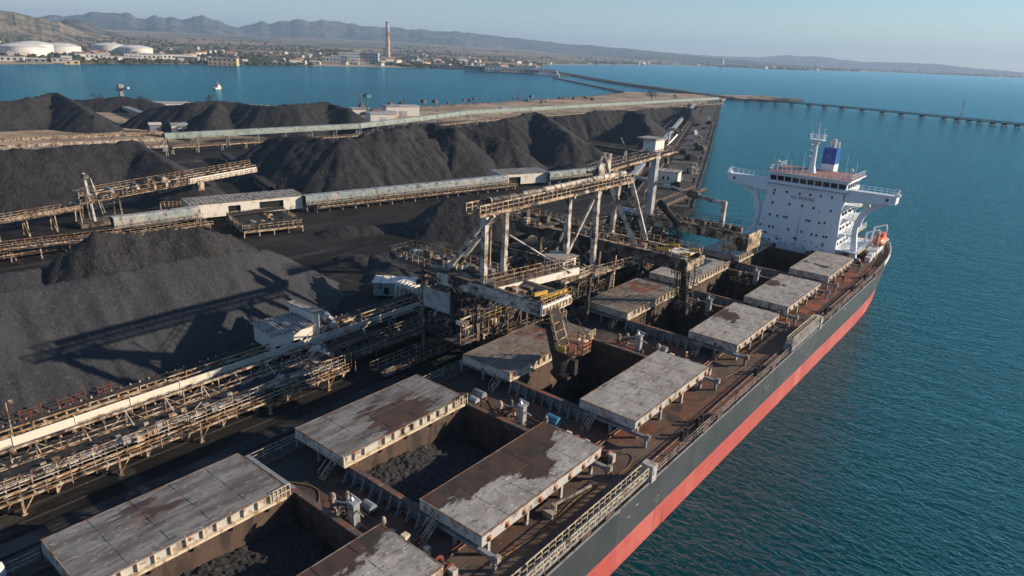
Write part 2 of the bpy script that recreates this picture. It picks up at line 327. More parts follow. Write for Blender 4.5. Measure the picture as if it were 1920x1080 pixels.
ridge('mountain_range', R4, 8600, m_hill, 2600, seed=17)
ridge('mountain_range', R5, 12500, m_hill, 2500, seed=23)
ridge('low_coastal_hill', [(-34, -.15), (-30, .16), (-27, .14), (-24, .05), (-21, -.05), (-18, -.2), (-15, -.3), (-12, -.34)], 7600, m_hill, 1200, seed=29)

# peninsula of the power station between the bay and the causeway
pen = MB().prism([(-1300, 1130), (-1004, 1269), (-885, 1235), (-860, 1215), (-850, 1240), (-940, 1330), (-1010, 1420), (-1080, 1520), (-1350, 1650)], -2, 3.4)
struct(pen.build('peninsula', m_concrete))

# ================================================================== HAZE
mt = bpy.data.materials.new('haze_air'); mt.use_nodes = True; nt = mt.node_tree
nt.nodes.remove(nt.nodes['Principled BSDF']); pv = nt.nodes.new('ShaderNodeVolumePrincipled')
pv.inputs['Color'].default_value = (.50, .72, 1.0, 1); pv.inputs['Density'].default_value = 1.0e-4; pv.inputs['Anisotropy'].default_value = 0.1
nt.links.new(pv.outputs[0], nt.nodes['Material Output'].inputs['Volume'])
hz = MB().box(-17500, 17500, -17500, 17500, -6, 420).build('haze', mt); hz['kind'] = 'stuff'; hz['label'] = 'thin blue sea haze over the bay and the far hills'

# ================================================================== COAL PILES
def coal_mat(name, c1, c2, c3):
    mt, nt, b, pos = newmat(name, .8, .25)
    n1 = noise(nt, pos, .08, 5); n2 = noise(nt, pos, 2.2, 4); n3 = noise(nt, pos, .35, 5)
    c = mix(nt, ramp(nt, n1, .4, .65), c1, c2); c = mix(nt, ramp(nt, n3, .52, .7), c, tuple(.6*x for x in c1)); c = mix(nt, ramp(nt, n2, .5, .75), c, c3)
    nt.links.new(c, b.inputs['Base Color']); h1 = noise(nt, pos, 1.6, 6, None, .7); h2 = noise(nt, pos, .22, 5, None, .6); ma_ = nt.nodes.new('ShaderNodeMath'); ma_.operation = 'MULTIPLY_ADD'; nt.links.new(h2, ma_.inputs[0]); ma_.inputs[1].default_value = 3.2; nt.links.new(h1, ma_.inputs[2])
    bump(nt, b, ma_.outputs[0], .9, .5); return mt
m_coaldark = coal_mat('coal_dark', (0.026, 0.026, 0.0275), (0.036, 0.0355, 0.036), (0.052, 0.051, 0.051))
m_coaltop = coal_mat('coal_fresh_top', (0.030, 0.030, 0.031), (0.04, 0.04, 0.04), (0.065, 0.064, 0.063))
mt, nt, b, pos = newmat('coal', .78, .28)
n1 = noise(nt, pos, .08, 5); n2 = noise(nt, pos, 2.2, 4)
c = mix(nt, ramp(nt, n1, .4, .65), (0.031, 0.0330, 0.0380), (0.043, 0.0448, 0.049)); c = mix(nt, ramp(nt, n2, .5, .75), c, (0.070, 0.070, 0.073))
nt.links.new(c, b.inputs['Base Color'])
h1 = noise(nt, pos, 1.6, 6, None, .7); bump(nt, b, h1, .75, .35); m_coal = mt
mt, nt, b, pos = newmat('fresh_coal', .7, .3)
n2 = noise(nt, pos, 3.5, 4); c = mix(nt, ramp(nt, n2, .45, .75), (0.028, 0.028, 0.029), (0.075, 0.074, 0.074))
nt.links.new(c, b.inputs['Base Color']); bump(nt, b, noise(nt, pos, 2.6, 6, None, .75), .8, .4); m_coal2 = mt

def pile(label, ridges, cell=.8, slope=.70, gully=.35, crest=.5, seed=1, caps=(), mat=None, group='coal stockpiles in the yard'):
    pts = []
    for rg in ridges:
        s_ = 0
        for p, q in zip(rg[:-1], rg[1:]):
            p = np.array(p, float); q = np.array(q, float); L = np.linalg.norm((q-p)[:2]); n = max(2, int(L/1.2))
            for k in range(n): pts.append((*(p+(q-p)*k/n), s_ + L*k/n))
            s_ += L
        pts.append((*rg[-1], s_))
    P = np.array(pts); jit = fbm(P[:, 3], P[:, 3]*0+seed, .22, 3, seed)*crest
    R = (P[:, 2]-G)/slope + 3
    x0, x1 = (P[:, 0]-R).min(), (P[:, 0]+R).max(); y0, y1 = (P[:, 1]-R).min(), (P[:, 1]+R).max()
    xs = np.arange(x0, x1+cell, cell); ys = np.arange(y0, y1+cell, cell); X, Y = np.meshgrid(xs, ys)
    H = np.full(X.shape, -50.0); T = np.zeros(X.shape); Dm = np.zeros(X.shape)
    for i, (px, py, pz, ps) in enumerate(P):
        d = np.hypot(X-px, Y-py); h = pz + jit[i] - slope*d + slope*.9*np.exp(-d/1.5)*0
        u = h > H; H = np.where(u, h, H); T = np.where(u, ps + np.arctan2(Y-py, X-px)*9, T); Dm = np.where(u, d, Dm)
    g1 = .6*fbm(T, T*0+3.3+Dm*.05, .5, 4, seed+2) + .5*fbm(X, Y, .05, 3, seed+9); g2 = fbm(X, Y, .12, 3, seed+4); g3 = fbm(X, Y, .55, 3, seed+6)
    H = H + gully*g1*np.clip(Dm/5, 0, 1.4) + .55*g2 + .26*g3 + gully*.35*fbm(T, T*0+8.1+Dm*.08, 1.5, 3, seed+12)*np.clip(Dm/4, 0, 1) + crest*.7*g3*np.exp(-Dm/4)
    for f in caps: H = f(X, Y, H)
    keep = H > G-.25
    o = MB(); idx = -np.ones(H.shape, int)
    kk = keep.copy(); kk[1:] |= keep[:-1]; kk[:-1] |= keep[1:]; kk[:, 1:] |= keep[:, :-1]; kk[:, :-1] |= keep[:, 1:]
    Hc = np.maximum(H, G-.6); ii = np.argwhere(kk); idx[kk] = np.arange(len(ii))
    o.v = list(zip(X[kk].tolist(), Y[kk].tolist(), Hc[kk].tolist()))
    a = idx[:-1, :-1]; b_ = idx[:-1, 1:]; c_ = idx[1:, 1:]; d_ = idx[1:, :-1]; ok = (a >= 0) & (b_ >= 0) & (c_ >= 0) & (d_ >= 0)
    o.f = np.stack([a[ok], b_[ok], c_[ok], d_[ok]], 1).tolist()
    cx, cy = float(P[:, 0].mean()), float(P[:, 1].mean())
    me = o.mesh('coal_pile', mat or m_coaldark, True, (cx, cy, G)); ob = link(me, 'coal_pile', None, (cx, cy, G))
    return tag(ob, label, 'coal pile', group)
pile('broad grey coal pile in the left foreground with crane shadow on its face',
     [[(-113, -25, 14.6), (-109.5, 25, 15.3), (-108.5, 45, 15.5), (-109, 58, 15.0), (-110.5, 66, 13), (-112, 72, 10)], [(-121, -20, 14.6), (-120, 20, 15.2), (-119, 35, 15)]], .5, .70, .62, .3, 3, mat=m_coal)
pile('rough dark upper heap crowning the foreground coal pile', [[(-118.5, 36, 17.0), (-117, 40.4, 19.3), (-115.0, 50, 19.2), (-113.0, 55.3, 19.4), (-113.5, 60, 17), (-115.5, 67, 12.5), (-115, 76, 7)]], .45, .92, .8, .6, 9, mat=m_coaltop)
pile('broad coal pile behind the stacker boom at left', [[(-240, 20, 17.5), (-226, 70, 18), (-224, 93, 18.3), (-206, 94, 14), (-195, 97, 10)]], .9, .68, .5, .5, 13)
pile('high peaked coal pile at the far left edge', [[(-420, 60, 14), (-407, 108, 15.5), (-409, 120, 17), (-428, 140, 18.0), (-402, 138, 16.5), (-375, 138, 11)]], 1.2, .66, .7, .9, 17)
pile('long ridged coal pile by the bay with several humps', [[(-382, 168, 13), (-360, 181, 17), (-356, 192, 18), (-350, 200, 17), (-330, 203, 17), (-320, 214, 18), (-322, 236, 18.5), (-303, 237, 16)], [(-356, 192, 18), (-338, 178, 12)]], 1.2, .66, 1.0, .8, 21)
pile('huge slumped coal pile in the middle of the yard', [[(-222, 138, 17), (-209, 144, 18.5), (-195, 148, 18.0), (-198, 175, 18.5), (-200, 195, 20.5), (-190, 208, 19.5), (-172, 213, 15)], [(-196, 150, 18), (-191, 160, 17), (-189, 180, 17), (-186, 200, 17)]], .8, .66, 1.2, .7, 27)
pile('dark rounded coal pile with a long right slope in mid yard', [[(-215, 232, 16), (-206, 250, 20), (-209, 275, 21.5), (-196, 268, 20.5), (-176, 258, 15), (-166, 262, 11)]], 1.0, .62, 1.1, .8, 33)
pile('coal pile with bitten dark hollows towards the far quay', [[(-240, 318, 13), (-222, 352, 18), (-214, 372, 18.5), (-200, 370, 17.5), (-190, 352, 15), (-182, 345, 12)]], 1.2, .66, 1.3, .9, 39)
pile('most distant coal pile beneath the pale green conveyor gallery', [[(-262, 470, 11), (-250, 505, 13), (-236, 510, 13), (-222, 480, 11)]], 1.5, .66, .9, .7, 43)
pile('small cone shaped coal pile behind the first ship loader', [[(-125, 127, 12), (-121, 133, 13.3), (-114, 139, 12.0)]], .6, .70, .6, .4, 47)
pile('low dark coal heap beside the sandy shore', [[(-485, 165, 9), (-470, 190, 12), (-452, 206, 9)]], 1.5, .5, .9, .8, 53)
pile('dark upper bench heap crowning the huge slumped pile', [[(-198, 160, 19.6), (-194, 172, 21.0), (-199, 191, 21.8), (-184, 193, 20.2)]], .8, .80, .9, 1.2, 61)
pile('low trampled coal spill on the open ground behind the first loader', [[(-118, 92, 4.6), (-112, 104, 5.0), (-116, 114, 4.4)]], .6, .22, .5, .4, 63)
pile('small loose coal heap near the loading platform', [[(-140, 104, 5.4), (-136, 112, 5.2)]], .6, .45, .5, .4, 67)
pile('long low coal bank along the foot of the huge slumped pile', [[(-176, 128, 5.2), (-171, 150, 5.6), (-166, 178, 5.4), (-160, 205, 5.0)]], .7, .35, .6, .5, 69)
pile('low coal spill right of the foreground pile', [[(-100, 84, 5.0), (-106, 92, 5.6), (-116, 96, 4.8)]], .6, .4, .6, .5, 71)
pile('low spread of loose coal right of the middle pile', [[(-150, 225, 9), (-142, 250, 10), (-150, 275, 8)]], 1.0, .4, .8, .8, 57)
# ================================================================== BULK CARRIER
m_vent = M('dusty_vent_paint', (0.36, 0.31, 0.25), [((0.12, 0.09, 0.07), 1.2, .45, .62, None), (RUST, 1.6, .6, .72, None)], .65)
CX = -42.95; HCX = -41.2; DK = 8.9; SL = 1.6
ship = thing('bulk_carrier', 'long black and red bulk carrier moored at the quay with open holds and white superstructure', 'bulk carrier', (CX, 60, 0))
# hull : half breadths by station and level
st = [-130, -115, -100, -85, -60, 0, 140, 150, 158, 164, 170, 175, 180, 184, 187]
hb_deck = [.4, 7, 12, 15, 16, 16, 16, 15.9, 15.7, 15.3, 14.7, 13.8, 12.5, 11.0, 9.2]
hb_wl = [.2, 3, 8, 13, 15.8, 16, 16, 15.7, 15, 13.9, 12.2, 9.8, 6.4, 3.0, .6]
lev = [(-1.0, 'wl', -.6), (SL, 'wl', 0), (4.65, .42, 0), (6.8, .75, 0), (DK, 'dk', 0)]
hb = MB(); rowsR = []
ys = np.array(st, float); yy = np.unique(np.concatenate([ys, np.arange(-125, 187, 5.0)]))
D_ = np.interp(yy, ys, hb_deck); W_ = np.interp(yy, ys, hb_wl)
for sgn in (1, -1):
    X = []; Z = []
    for z, t, o in lev:
        t = 0 if t == 'wl' else 1 if t == 'dk' else t
        # the stern knuckle: above water the counter fills out quickly
        bth = W_*(1-t) + D_*t; X.append(HCX + sgn*np.maximum(bth+o*(yy > 140), .05)); Z.append(np.full(yy.shape, z))
    X = np.array(X); Z = np.array(Z); Y = np.tile(yy, (len(lev), 1))
    if sgn < 0: X = X[::-1]; Z = Z[::-1]; Y = Y[::-1]
    hb.grid(X, Y, Z)
hb.quad((HCX+hb_deck[-1], 187, DK), (HCX-hb_deck[-1], 187, DK), (HCX-.6, 187, SL), (HCX+.6, 187, SL))
mt, nt, b, pos = newmat('hull_paint', .48, .4)
sep = nt.nodes.new('ShaderNodeSeparateXYZ'); nt.links.new(pos, sep.inputs[0])
grey = mix(nt, ramp(nt, noise(nt, pos, .12, 5, (1, 1, .5)), .4, .65), (0.040, 0.044, 0.050), (0.060, 0.064, 0.069))
grey = mix(nt, ramp(nt, noise(nt, pos, .55, 5, (1, 1, .07)), .60, .74), grey, (0.11, 0.10, 0.09))
grey = mix(nt, ramp(nt, noise(nt, pos, .32, 4, (1, 1, .35)), .69, .74), grey, (0.36, 0.32, 0.25))
red = mix(nt, ramp(nt, noise(nt, pos, .25, 5, (1, 1, .6)), .42, .66), (0.45, 0.088, 0.072), (0.52, 0.135, 0.115))
red = mix(nt, ramp(nt, noise(nt, pos, .5, 5, (1, 1, .2)), .64, .74), red, (0.55, 0.25, 0.22))
nz = nt.nodes.new('ShaderNodeMath'); nz.operation = 'MULTIPLY_ADD'; nt.links.new(noise(nt, pos, 1.2, 3), nz.inputs[0]); nz.inputs[1].default_value = .12; nt.links.new(sep.outputs[2], nz.inputs[2])
c = mix(nt, ramp(nt, nz.outputs[0], 4.67, 4.75), red, grey)
cmb = nt.nodes.new('ShaderNodeCombineXYZ'); nt.links.new(sep.outputs[1], cmb.inputs[0]); nt.links.new(sep.outputs[2], cmb.inputs[1])
bk = nt.nodes.new('ShaderNodeTexBrick'); nt.links.new(cmb.outputs[0], bk.inputs['Vector']); bk.inputs['Scale'].default_value = 1; bk.inputs['Brick Width'].default_value = 9; bk.inputs['Row Height'].default_value = 1.9; bk.inputs['Mortar Size'].default_value = .035; bk.inputs['Mortar Smooth'].default_value = .3
half = nt.nodes.new('ShaderNodeMath'); half.operation = 'MULTIPLY'; nt.links.new(bk.outputs['Fac'], half.inputs[0]); half.inputs[1].default_value = .45
c = mix(nt, half.outputs[0], c, (0.03, 0.028, 0.027))
st_n = noise(nt, pos, .9, 5, (1, 1, .05), .6); c = mix(nt, ramp(nt, st_n, .63, .70), c, (0.12, 0.06, 0.035))
sc_n = noise(nt, pos, .5, 4, (1, .25, 1), .6); c = mix(nt, ramp(nt, sc_n, .70, .73), c, (0.30, 0.27, 0.22)); nt.links.new(c, b.inputs['Base Color'])
bump(nt, b, noise(nt, pos, .35, 3, (1, 1, .8)), .35, .3)
hull = hb.build('hull', mt, ship)
mk = MB(); rk = random.Random(4)
for y_, z_ in ((38, 6.6), (52, 6.9), (57, 5.4), (70, 7.2), (88, 6.8), (90, 6.2), (104, 7.3), (108, 5.6), (128, 7.4), (131, 7.0)):
    for k in range(3): a_ = y_+rk.uniform(-1, 1); mk.box(HCX+16.004, HCX+16.012, a_, a_+rk.uniform(.15, .8), z_+.3*k, z_+.3*k+rk.uniform(.06, .14))
mk.build('worn_white_mark', M('worn_white_marking', (0.42, 0.40, 0.36), [((0.06, 0.065, 0.07), 2.5, .45, .55, None)], .6), ship)['kind'] = 'stuff'
# hatch table: hold y range, A (port) and B (starboard) cover y ranges, None = no cover seen
holds = [(12.6, 29.6, (11.9, 28.6), (13.6, 31.0)), (36.0, 52.6, (35.0, 52.2), (35.5, 53.9)), (61.4, 79.2, (60.4, 79.6), (60.9, 80.0)),
         (90.0, 106.2, (89.4, 106.2), (89.6, 106.8)), (111.4, 128.2, (111.0, 128.6), (111.0, 128.9)), (134.6, 151.4, (134.2, 152.0), (134.0, 151.8))]
HX0, HX1 = -48.0, -37.2; CT = 10.3
# deck plates: side strips and cross decks, so the holds are real openings
mt, nt, b, pos = newmat('deck_plating', .75, .3)
sep = nt.nodes.new('ShaderNodeSeparateXYZ'); nt.links.new(pos, sep.inputs[0])
nd = noise(nt, pos, .22, 6); nd2 = noise(nt, pos, .9, 5); nd3 = noise(nt, pos, .09, 4)
c = mix(nt, ramp(nt, nd, .40, .62), (0.090, 0.056, 0.042), (0.125, 0.092, 0.072))
c = mix(nt, ramp(nt, noise(nt, pos, .13, 7, None, .68), .50, .63), c, (0.19, 0.068, 0.040))
c = mix(nt, ramp(nt, noise(nt, pos, .4, 6, (1, .12, 1), .62), .54, .68), c, (0.18, 0.072, 0.040))
c = mix(nt, ramp(nt, noise(nt, pos, .35, 6, None, .65), .54, .64), c, (0.05, 0.042, 0.038))
c = mix(nt, ramp(nt, nd2, .56, .72), c, (0.040, 0.034, 0.031))
c = mix(nt, ramp(nt, noise(nt, pos, 1.6, 4), .66, .74), c, (0.22, 0.18, 0.14))
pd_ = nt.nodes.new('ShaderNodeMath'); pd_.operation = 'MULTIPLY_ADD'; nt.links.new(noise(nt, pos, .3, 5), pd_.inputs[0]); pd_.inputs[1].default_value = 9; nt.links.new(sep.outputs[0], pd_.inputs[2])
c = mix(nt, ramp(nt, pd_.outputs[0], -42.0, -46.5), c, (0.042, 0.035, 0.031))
nt.links.new(c, b.inputs['Base Color']); bump(nt, b, noise(nt, pos, 1.5, 5), .4, .06); m_deck = mt
dk = MB()
def dq(x0, x1, y0, y1): dk.quad((x0, y0, DK), (x1, y0, DK), (x1, y1, DK), (x0, y1, DK))
yb = [-85, holds[0][0]]
for k, h in enumerate(holds): yb += [h[1], holds[k+1][0] if k < 5 else 187]
mids = [-60, 12.6]
for i in range(len(yy)-1):
    y0, y1 = yy[i], yy[i+1]; a0, a1 = D_[i], D_[i+1]
    dk.quad((HX1, y0, DK), (HCX+a0, y0, DK), (HCX+a1, y1, DK), (HX1, y1, DK)) if a0 > 5.8 else None
    dk.quad((HCX-a0, y0, DK), (HX0, y0, DK), (HX0, y1, DK), (HCX-a1, y1, DK)) if a0 > 5 else None
prev = -115
for h in holds: dq(HX0, HX1, prev, h[0]); prev = h[1]
dq(HX0, HX1, prev, 187)
deck = dk.build('deck', m_deck, ship)
# painted walkway lines and red crossdeck patches
m_line = M('worn_yellow_line', (0.20, 0.13, 0.045), [((0.09, 0.06, 0.045), .6, .4, .6, None)], .75)
ln = MB()
for x in (-28.4, -31.2): ln.box(x-.06, x+.06, -60, 156, DK+.002, DK+.006)
ln.build('walkway_line', m_line, ship)
mt, nt, b, pos = newmat('crossdeck_red_primer', .75, .3)
c = mix(nt, ramp(nt, noise(nt, pos, .5, 6), .42, .62), (0.26, 0.085, 0.05), (0.10, 0.06, 0.045)); nt.links.new(c, b.inputs['Base Color']); m_redeck = mt
for (x0, x1, y0, y1) in ((-47.5, -30.6, 79.6, 84.2), (-30.5, -28.0, 118, 152), (-36, -30.2, 129.4, 134.2)):
    MB().quad((x0, y0, DK+.008), (x1, y0, DK+.008), (x1, y1, DK+.008), (x0, y1, DK+.008)).build('primer_patch', m_redeck, ship)

brk = MB(); brk.local = True
brk.v = [(-.06, 0, 0), (.06, 0, 0), (.06, -.95, 0), (-.06, -.95, 0), (-.06, 0, 1.3), (.06, 0, 1.3), (.06, -.30, 1.3), (-.06, -.30, 1.3)]
brk.f = [(0, 1, 2, 3), (7, 6, 5, 4), (0, 4, 5, 1), (1, 5, 6, 2), (2, 6, 7, 3), (3, 7, 4, 0)]
me_brk = brk.mesh('bracket', m_shipgrey)
me_prop = LB().box(-.16, .16, -.16, .16, 0, 1.66).mesh('prop', m_hatchside)
me_cleat = LB().box(0, .10, -.16, .16, 0, .55).box(.10, .22, -.09, .09, .1, .4).mesh('cleat', m_orange)
me_stiff = LB().box(0, .26, -.07, .07, .18, 1.10).mesh('stiffener', m_rib)
me_wheel = LB().tube((-.18, 0, 0), (.18, 0, 0), .28, 10).mesh('wheel', m_winch)
me_stiffx = LB().box(-.05, .05, -.07, 0, .1, 1.05).mesh('stiffener', m_hatchside)

def cover_mat(name, paint, paint2, stain, stain2, streak):
    mt, nt, b, pos = newmat(name, .62, .35)
    at = nt.nodes.new('ShaderNodeAttribute'); at.attribute_name = 'stain'
    n = noise(nt, pos, .75, 6, streak, .62); n0 = noise(nt, pos, .35, 5, streak)
    base = mix(nt, ramp(nt, n0, .38, .66), paint, paint2)
    fine = noise(nt, pos, 1.3, 6, streak, .7, .5)
    base = mix(nt, ramp(nt, fine, .50, .66), base, tuple(.42*x for x in paint))
    base = mix(nt, ramp(nt, noise(nt, pos, .5, 5, streak), .66, .74), base, (0.20, 0.095, 0.04))
    fl_ = noise(nt, pos, 2.4, 5, (streak[0]*.8, streak[1]*1.4, 1), .6, .6)
    base = mix(nt, ramp(nt, fl_, .57, .66), base, tuple(1.3*x for x in paint)); base = mix(nt, ramp(nt, fl_, .40, .33), base, tuple(.35*x for x in paint))
    dn = mix(nt, ramp(nt, noise(nt, pos, .55, 5), .42, .62), stain, stain2)
    dn = mix(nt, ramp(nt, noise(nt, pos, 2.2, 4), .6, .75), dn, tuple(1.6*x for x in stain))
    s = nt.nodes.new('ShaderNodeMath'); s.operation = 'MULTIPLY_ADD'; nt.links.new(n, s.inputs[0]); s.inputs[1].default_value = 1.6; nt.links.new(at.outputs['Fac'], s.inputs[2])
    c = mix(nt, ramp(nt, s.outputs[0], 1.20, 1.34), base, dn); nt.links.new(c, b.inputs['Base Color'])
    bump(nt, b, fine, .5, .05); return mt
m_cov = cover_mat('hatch_cover_grey', (0.38, 0.355, 0.315), (0.28, 0.255, 0.225), (0.075, 0.044, 0.031), (0.045, 0.034, 0.028), (1.3, .5, 1))
m_covA = cover_mat('hatch_cover_scraped', (0.23, 0.22, 0.205), (0.11, 0.095, 0.082), (0.060, 0.043, 0.036), (0.085, 0.045, 0.03), (2.2, .4, 1))
m_covR = cover_mat('hatch_cover_rusty', (0.23, 0.20, 0.17), (0.17, 0.13, 0.10), (0.20, 0.075, 0.045), (0.075, 0.055, 0.045), (1.2, .6, 1))
def gs(u, v, a, b_, su, sv): return np.exp(-((u-a)/su)**2 - ((v-b_)/sv)**2)
STAIN = {
 'A0': (m_covA, lambda u, v: .55*gs(u, v, .25, .42, .35, .22)), 'A1': (m_covA, lambda u, v: .9*gs(u, v, .7, .55, .5, .3)),
 'A2': (m_covR, lambda u, v: .5*gs(u, v, .3, .7, .6, .35)), 'A3': (m_covR, lambda u, v: .65*gs(u, v, .4, .75, .6, .3)),
 'A4': (m_cov, lambda u, v: .2*gs(u, v, .5, .5, .3, .3)), 'A5': (m_cov, lambda u, v: .3*gs(u, v, .5, .2, .5, .3)),
 'B0': (m_cov, lambda u, v: .95*gs(u, v, .0, .5, .42, .9)), 'B1': (m_cov, lambda u, v: 1.05*gs(u, v, .0, .5, .55, 1.2) + .55*gs(u, v, .62, .62, .3, .17) - .5*gs(u, v, .75, 0, .45, .3) - .55*gs(u, v, .9, 1, .55, .22)),
 'B2': (m_cov, lambda u, v: .22*gs(u, v, .6, .9, .6, .2) + .4*gs(u, v, 0, .5, .10, .5)), 'B3': (m_cov, lambda u, v: .85*gs(u, v, .12, .62, .36, .17) + .3*gs(u, v, .4, .5, .15, .1)),
 'B4': (m_cov, lambda u, v: .8*gs(u, v, .15, .62, .33, .15) + .4*gs(u, v, .6, .42, .5, .05)), 'B5': (m_cov, lambda u, v: .6*gs(u, v, .5, .42-.1*u, .7, .07))}
m_rim = M('rusty_cover_rim', (0.27, 0.22, 0.17), [((0.22, 0.10, 0.045), .8, .42, .6, None), ((0.10, 0.07, 0.05), 1.1, .55, .7, None)], .7)
mat_seam = M('weld_seam_rust', (0.20, 0.17, 0.145), [((0.14, 0.085, 0.055), .9, .4, .6, None)], .75)
def cover(key, x0, x1, y0, y1, side):
    """side +1: starboard cover whose outer face (to +x) carries orange cleats; -1: port cover whose +x face shows ribs"""
    z0, z1 = 10.52, 11.62; mat, fn = STAIN[key]
    nx, ny = 22, 44; xs = np.linspace(x0, x1, nx); ys = np.linspace(y0, y1, ny); X, Y = np.meshgrid(xs, ys)
    sag = .02*np.sin((X-x0)*2.2)*np.sin((Y-y0)*1.7)
    b = MB().grid(X, Y, np.full(X.shape, z1)+sag)
    top = b.build('hatch_cover', mat, ship)
    u = (X-x0)/(x1-x0); v = (Y-y0)/(y1-y0)
    a = top.data.attributes.new('stain', 'FLOAT', 'POINT'); a.data.foreach_set('value', fn(u, v).ravel().astype(np.float32))
    sd = MB()
    inset = .24 if side < 0 else 0
    sd.quad((x0, y0, z0), (x1-inset, y0, z0), (x1-inset, y0, z1-.03), (x0, y0, z1-.03)); sd.quad((x1-inset, y1, z0), (x0, y1, z0), (x0, y1, z1-.03), (x1-inset, y1, z1-.03))
    sd.quad((x0, y1, z0), (x0, y0, z0), (x0, y0, z1-.03), (x0, y1, z1-.03)); sd.quad((x1-inset, y0, z0), (x1-inset, y1, z0), (x1-inset, y1, z1-.03), (x1-inset, y0, z1-.03))
    sd.quad((x0, y0, z0), (x0, y1, z0), (x1, y1, z0), (x1, y0, z0))
    rm = MB().box(x0-.03, x1+.03, y0-.03, y0+.07, z1-.10, z1+.02).box(x0-.03, x1+.03, y1-.07, y1+.03, z1-.10, z1+.02)
    rm.box(x0-.03, x0+.07, y0+.07, y1-.07, z1-.10, z1+.02).box(x1-.07, x1+.03, y0+.07, y1-.07, z1-.10, z1+.02)
    rm.build('rim', m_rim, top)
    def seam(p, q):
        n = 24; g = MB(); pv = []; p = Vector(p); q = Vector(q); sd_ = (q-p).normalized().cross(Vector((0, 0, 1)))*.03
        for i in range(n+1):
            e = p.lerp(q, i/n); g.v += [tuple(e-sd_+Vector((0, 0, -.03))), tuple(e-sd_*.6), tuple(e+sd_*.6), tuple(e+sd_+Vector((0, 0, -.03)))]
            pv += [float(fn(np.array((e.x-x0)/(x1-x0)), np.array((e.y-y0)/(y1-y0))))]*4
        for i in range(n):
            for k_ in range(3): g.f.append((4*i+k_, 4*i+k_+1, 4*i+5+k_, 4*i+4+k_))
        o = g.build('weld_seam', mat, top); at_ = o.data.attributes.new('stain', 'FLOAT', 'POINT'); at_.data.foreach_set('value', np.array(pv, dtype=np.float32))
    for i in range(1, 5): yw = y0+(y1-y0)*i/5; seam((x0+.08, yw, z1+.022), (x1-.08, yw, z1+.022))
    xw = x0+(x1-x0)*.5; seam((xw, y0+.08, z1+.026), (xw, y1-.08, z1+.026))
    sd.build('side_plate', m_hatchside, top)
    n = int((y1-y0)/1.25)
    if side < 0:
        fl = MB().box(x1-.24, x1+.14, y0, y1, z0-.10, z0+.14).build('flange', m_rib, top)
        for i in range(n+1):
            if random.random() < .93: link(me_stiff, 'stiffener', top, (x1-.24-OFF[ship.name][0], y0+.15+(y1-y0-.3)*i/n+random.uniform(-.1, .1)-60, z0))
        rr = MB().rail([(x1+.1, y1-1.3, z0+.1), (x1+.1, y1+.4, z0+.1)], 1.2, .4, .06); rr.build('handrail', m_rib, top)
        for i in range(5): link(me_wheel, 'wheel', top, (x1-.1-CX, y0+1.5+(y1-y0-3)*i/4-60, z0-.30))
    else:
        m_ = 8
        for i in range(m_): link(me_cleat, 'cleat', top, (x1+.002-CX, y0+.9+(y1-y0-1.8)*i/(m_-1)-60, z0+.15))
        for i in range(4): link(me_prop, 'prop', top, (x1-.35-CX, y0+1.2+(y1-y0-2.4)*i/3-60, DK-.02))
    m2 = 6
    for i in range(m2): link(me_stiffx, 'stiffener', top, (x0+.6+(x1-x0-1.4)*i/(m2-1)-CX, y0-.001-60, z0))
    return top
m_coamtop = M('dusty_coaming_top', (0.10, 0.075, 0.06), [((0.20, 0.085, 0.055), .5, .48, .62, None), ((0.3, 0.25, 0.2), 1.3, .6, .72, None)], .75)
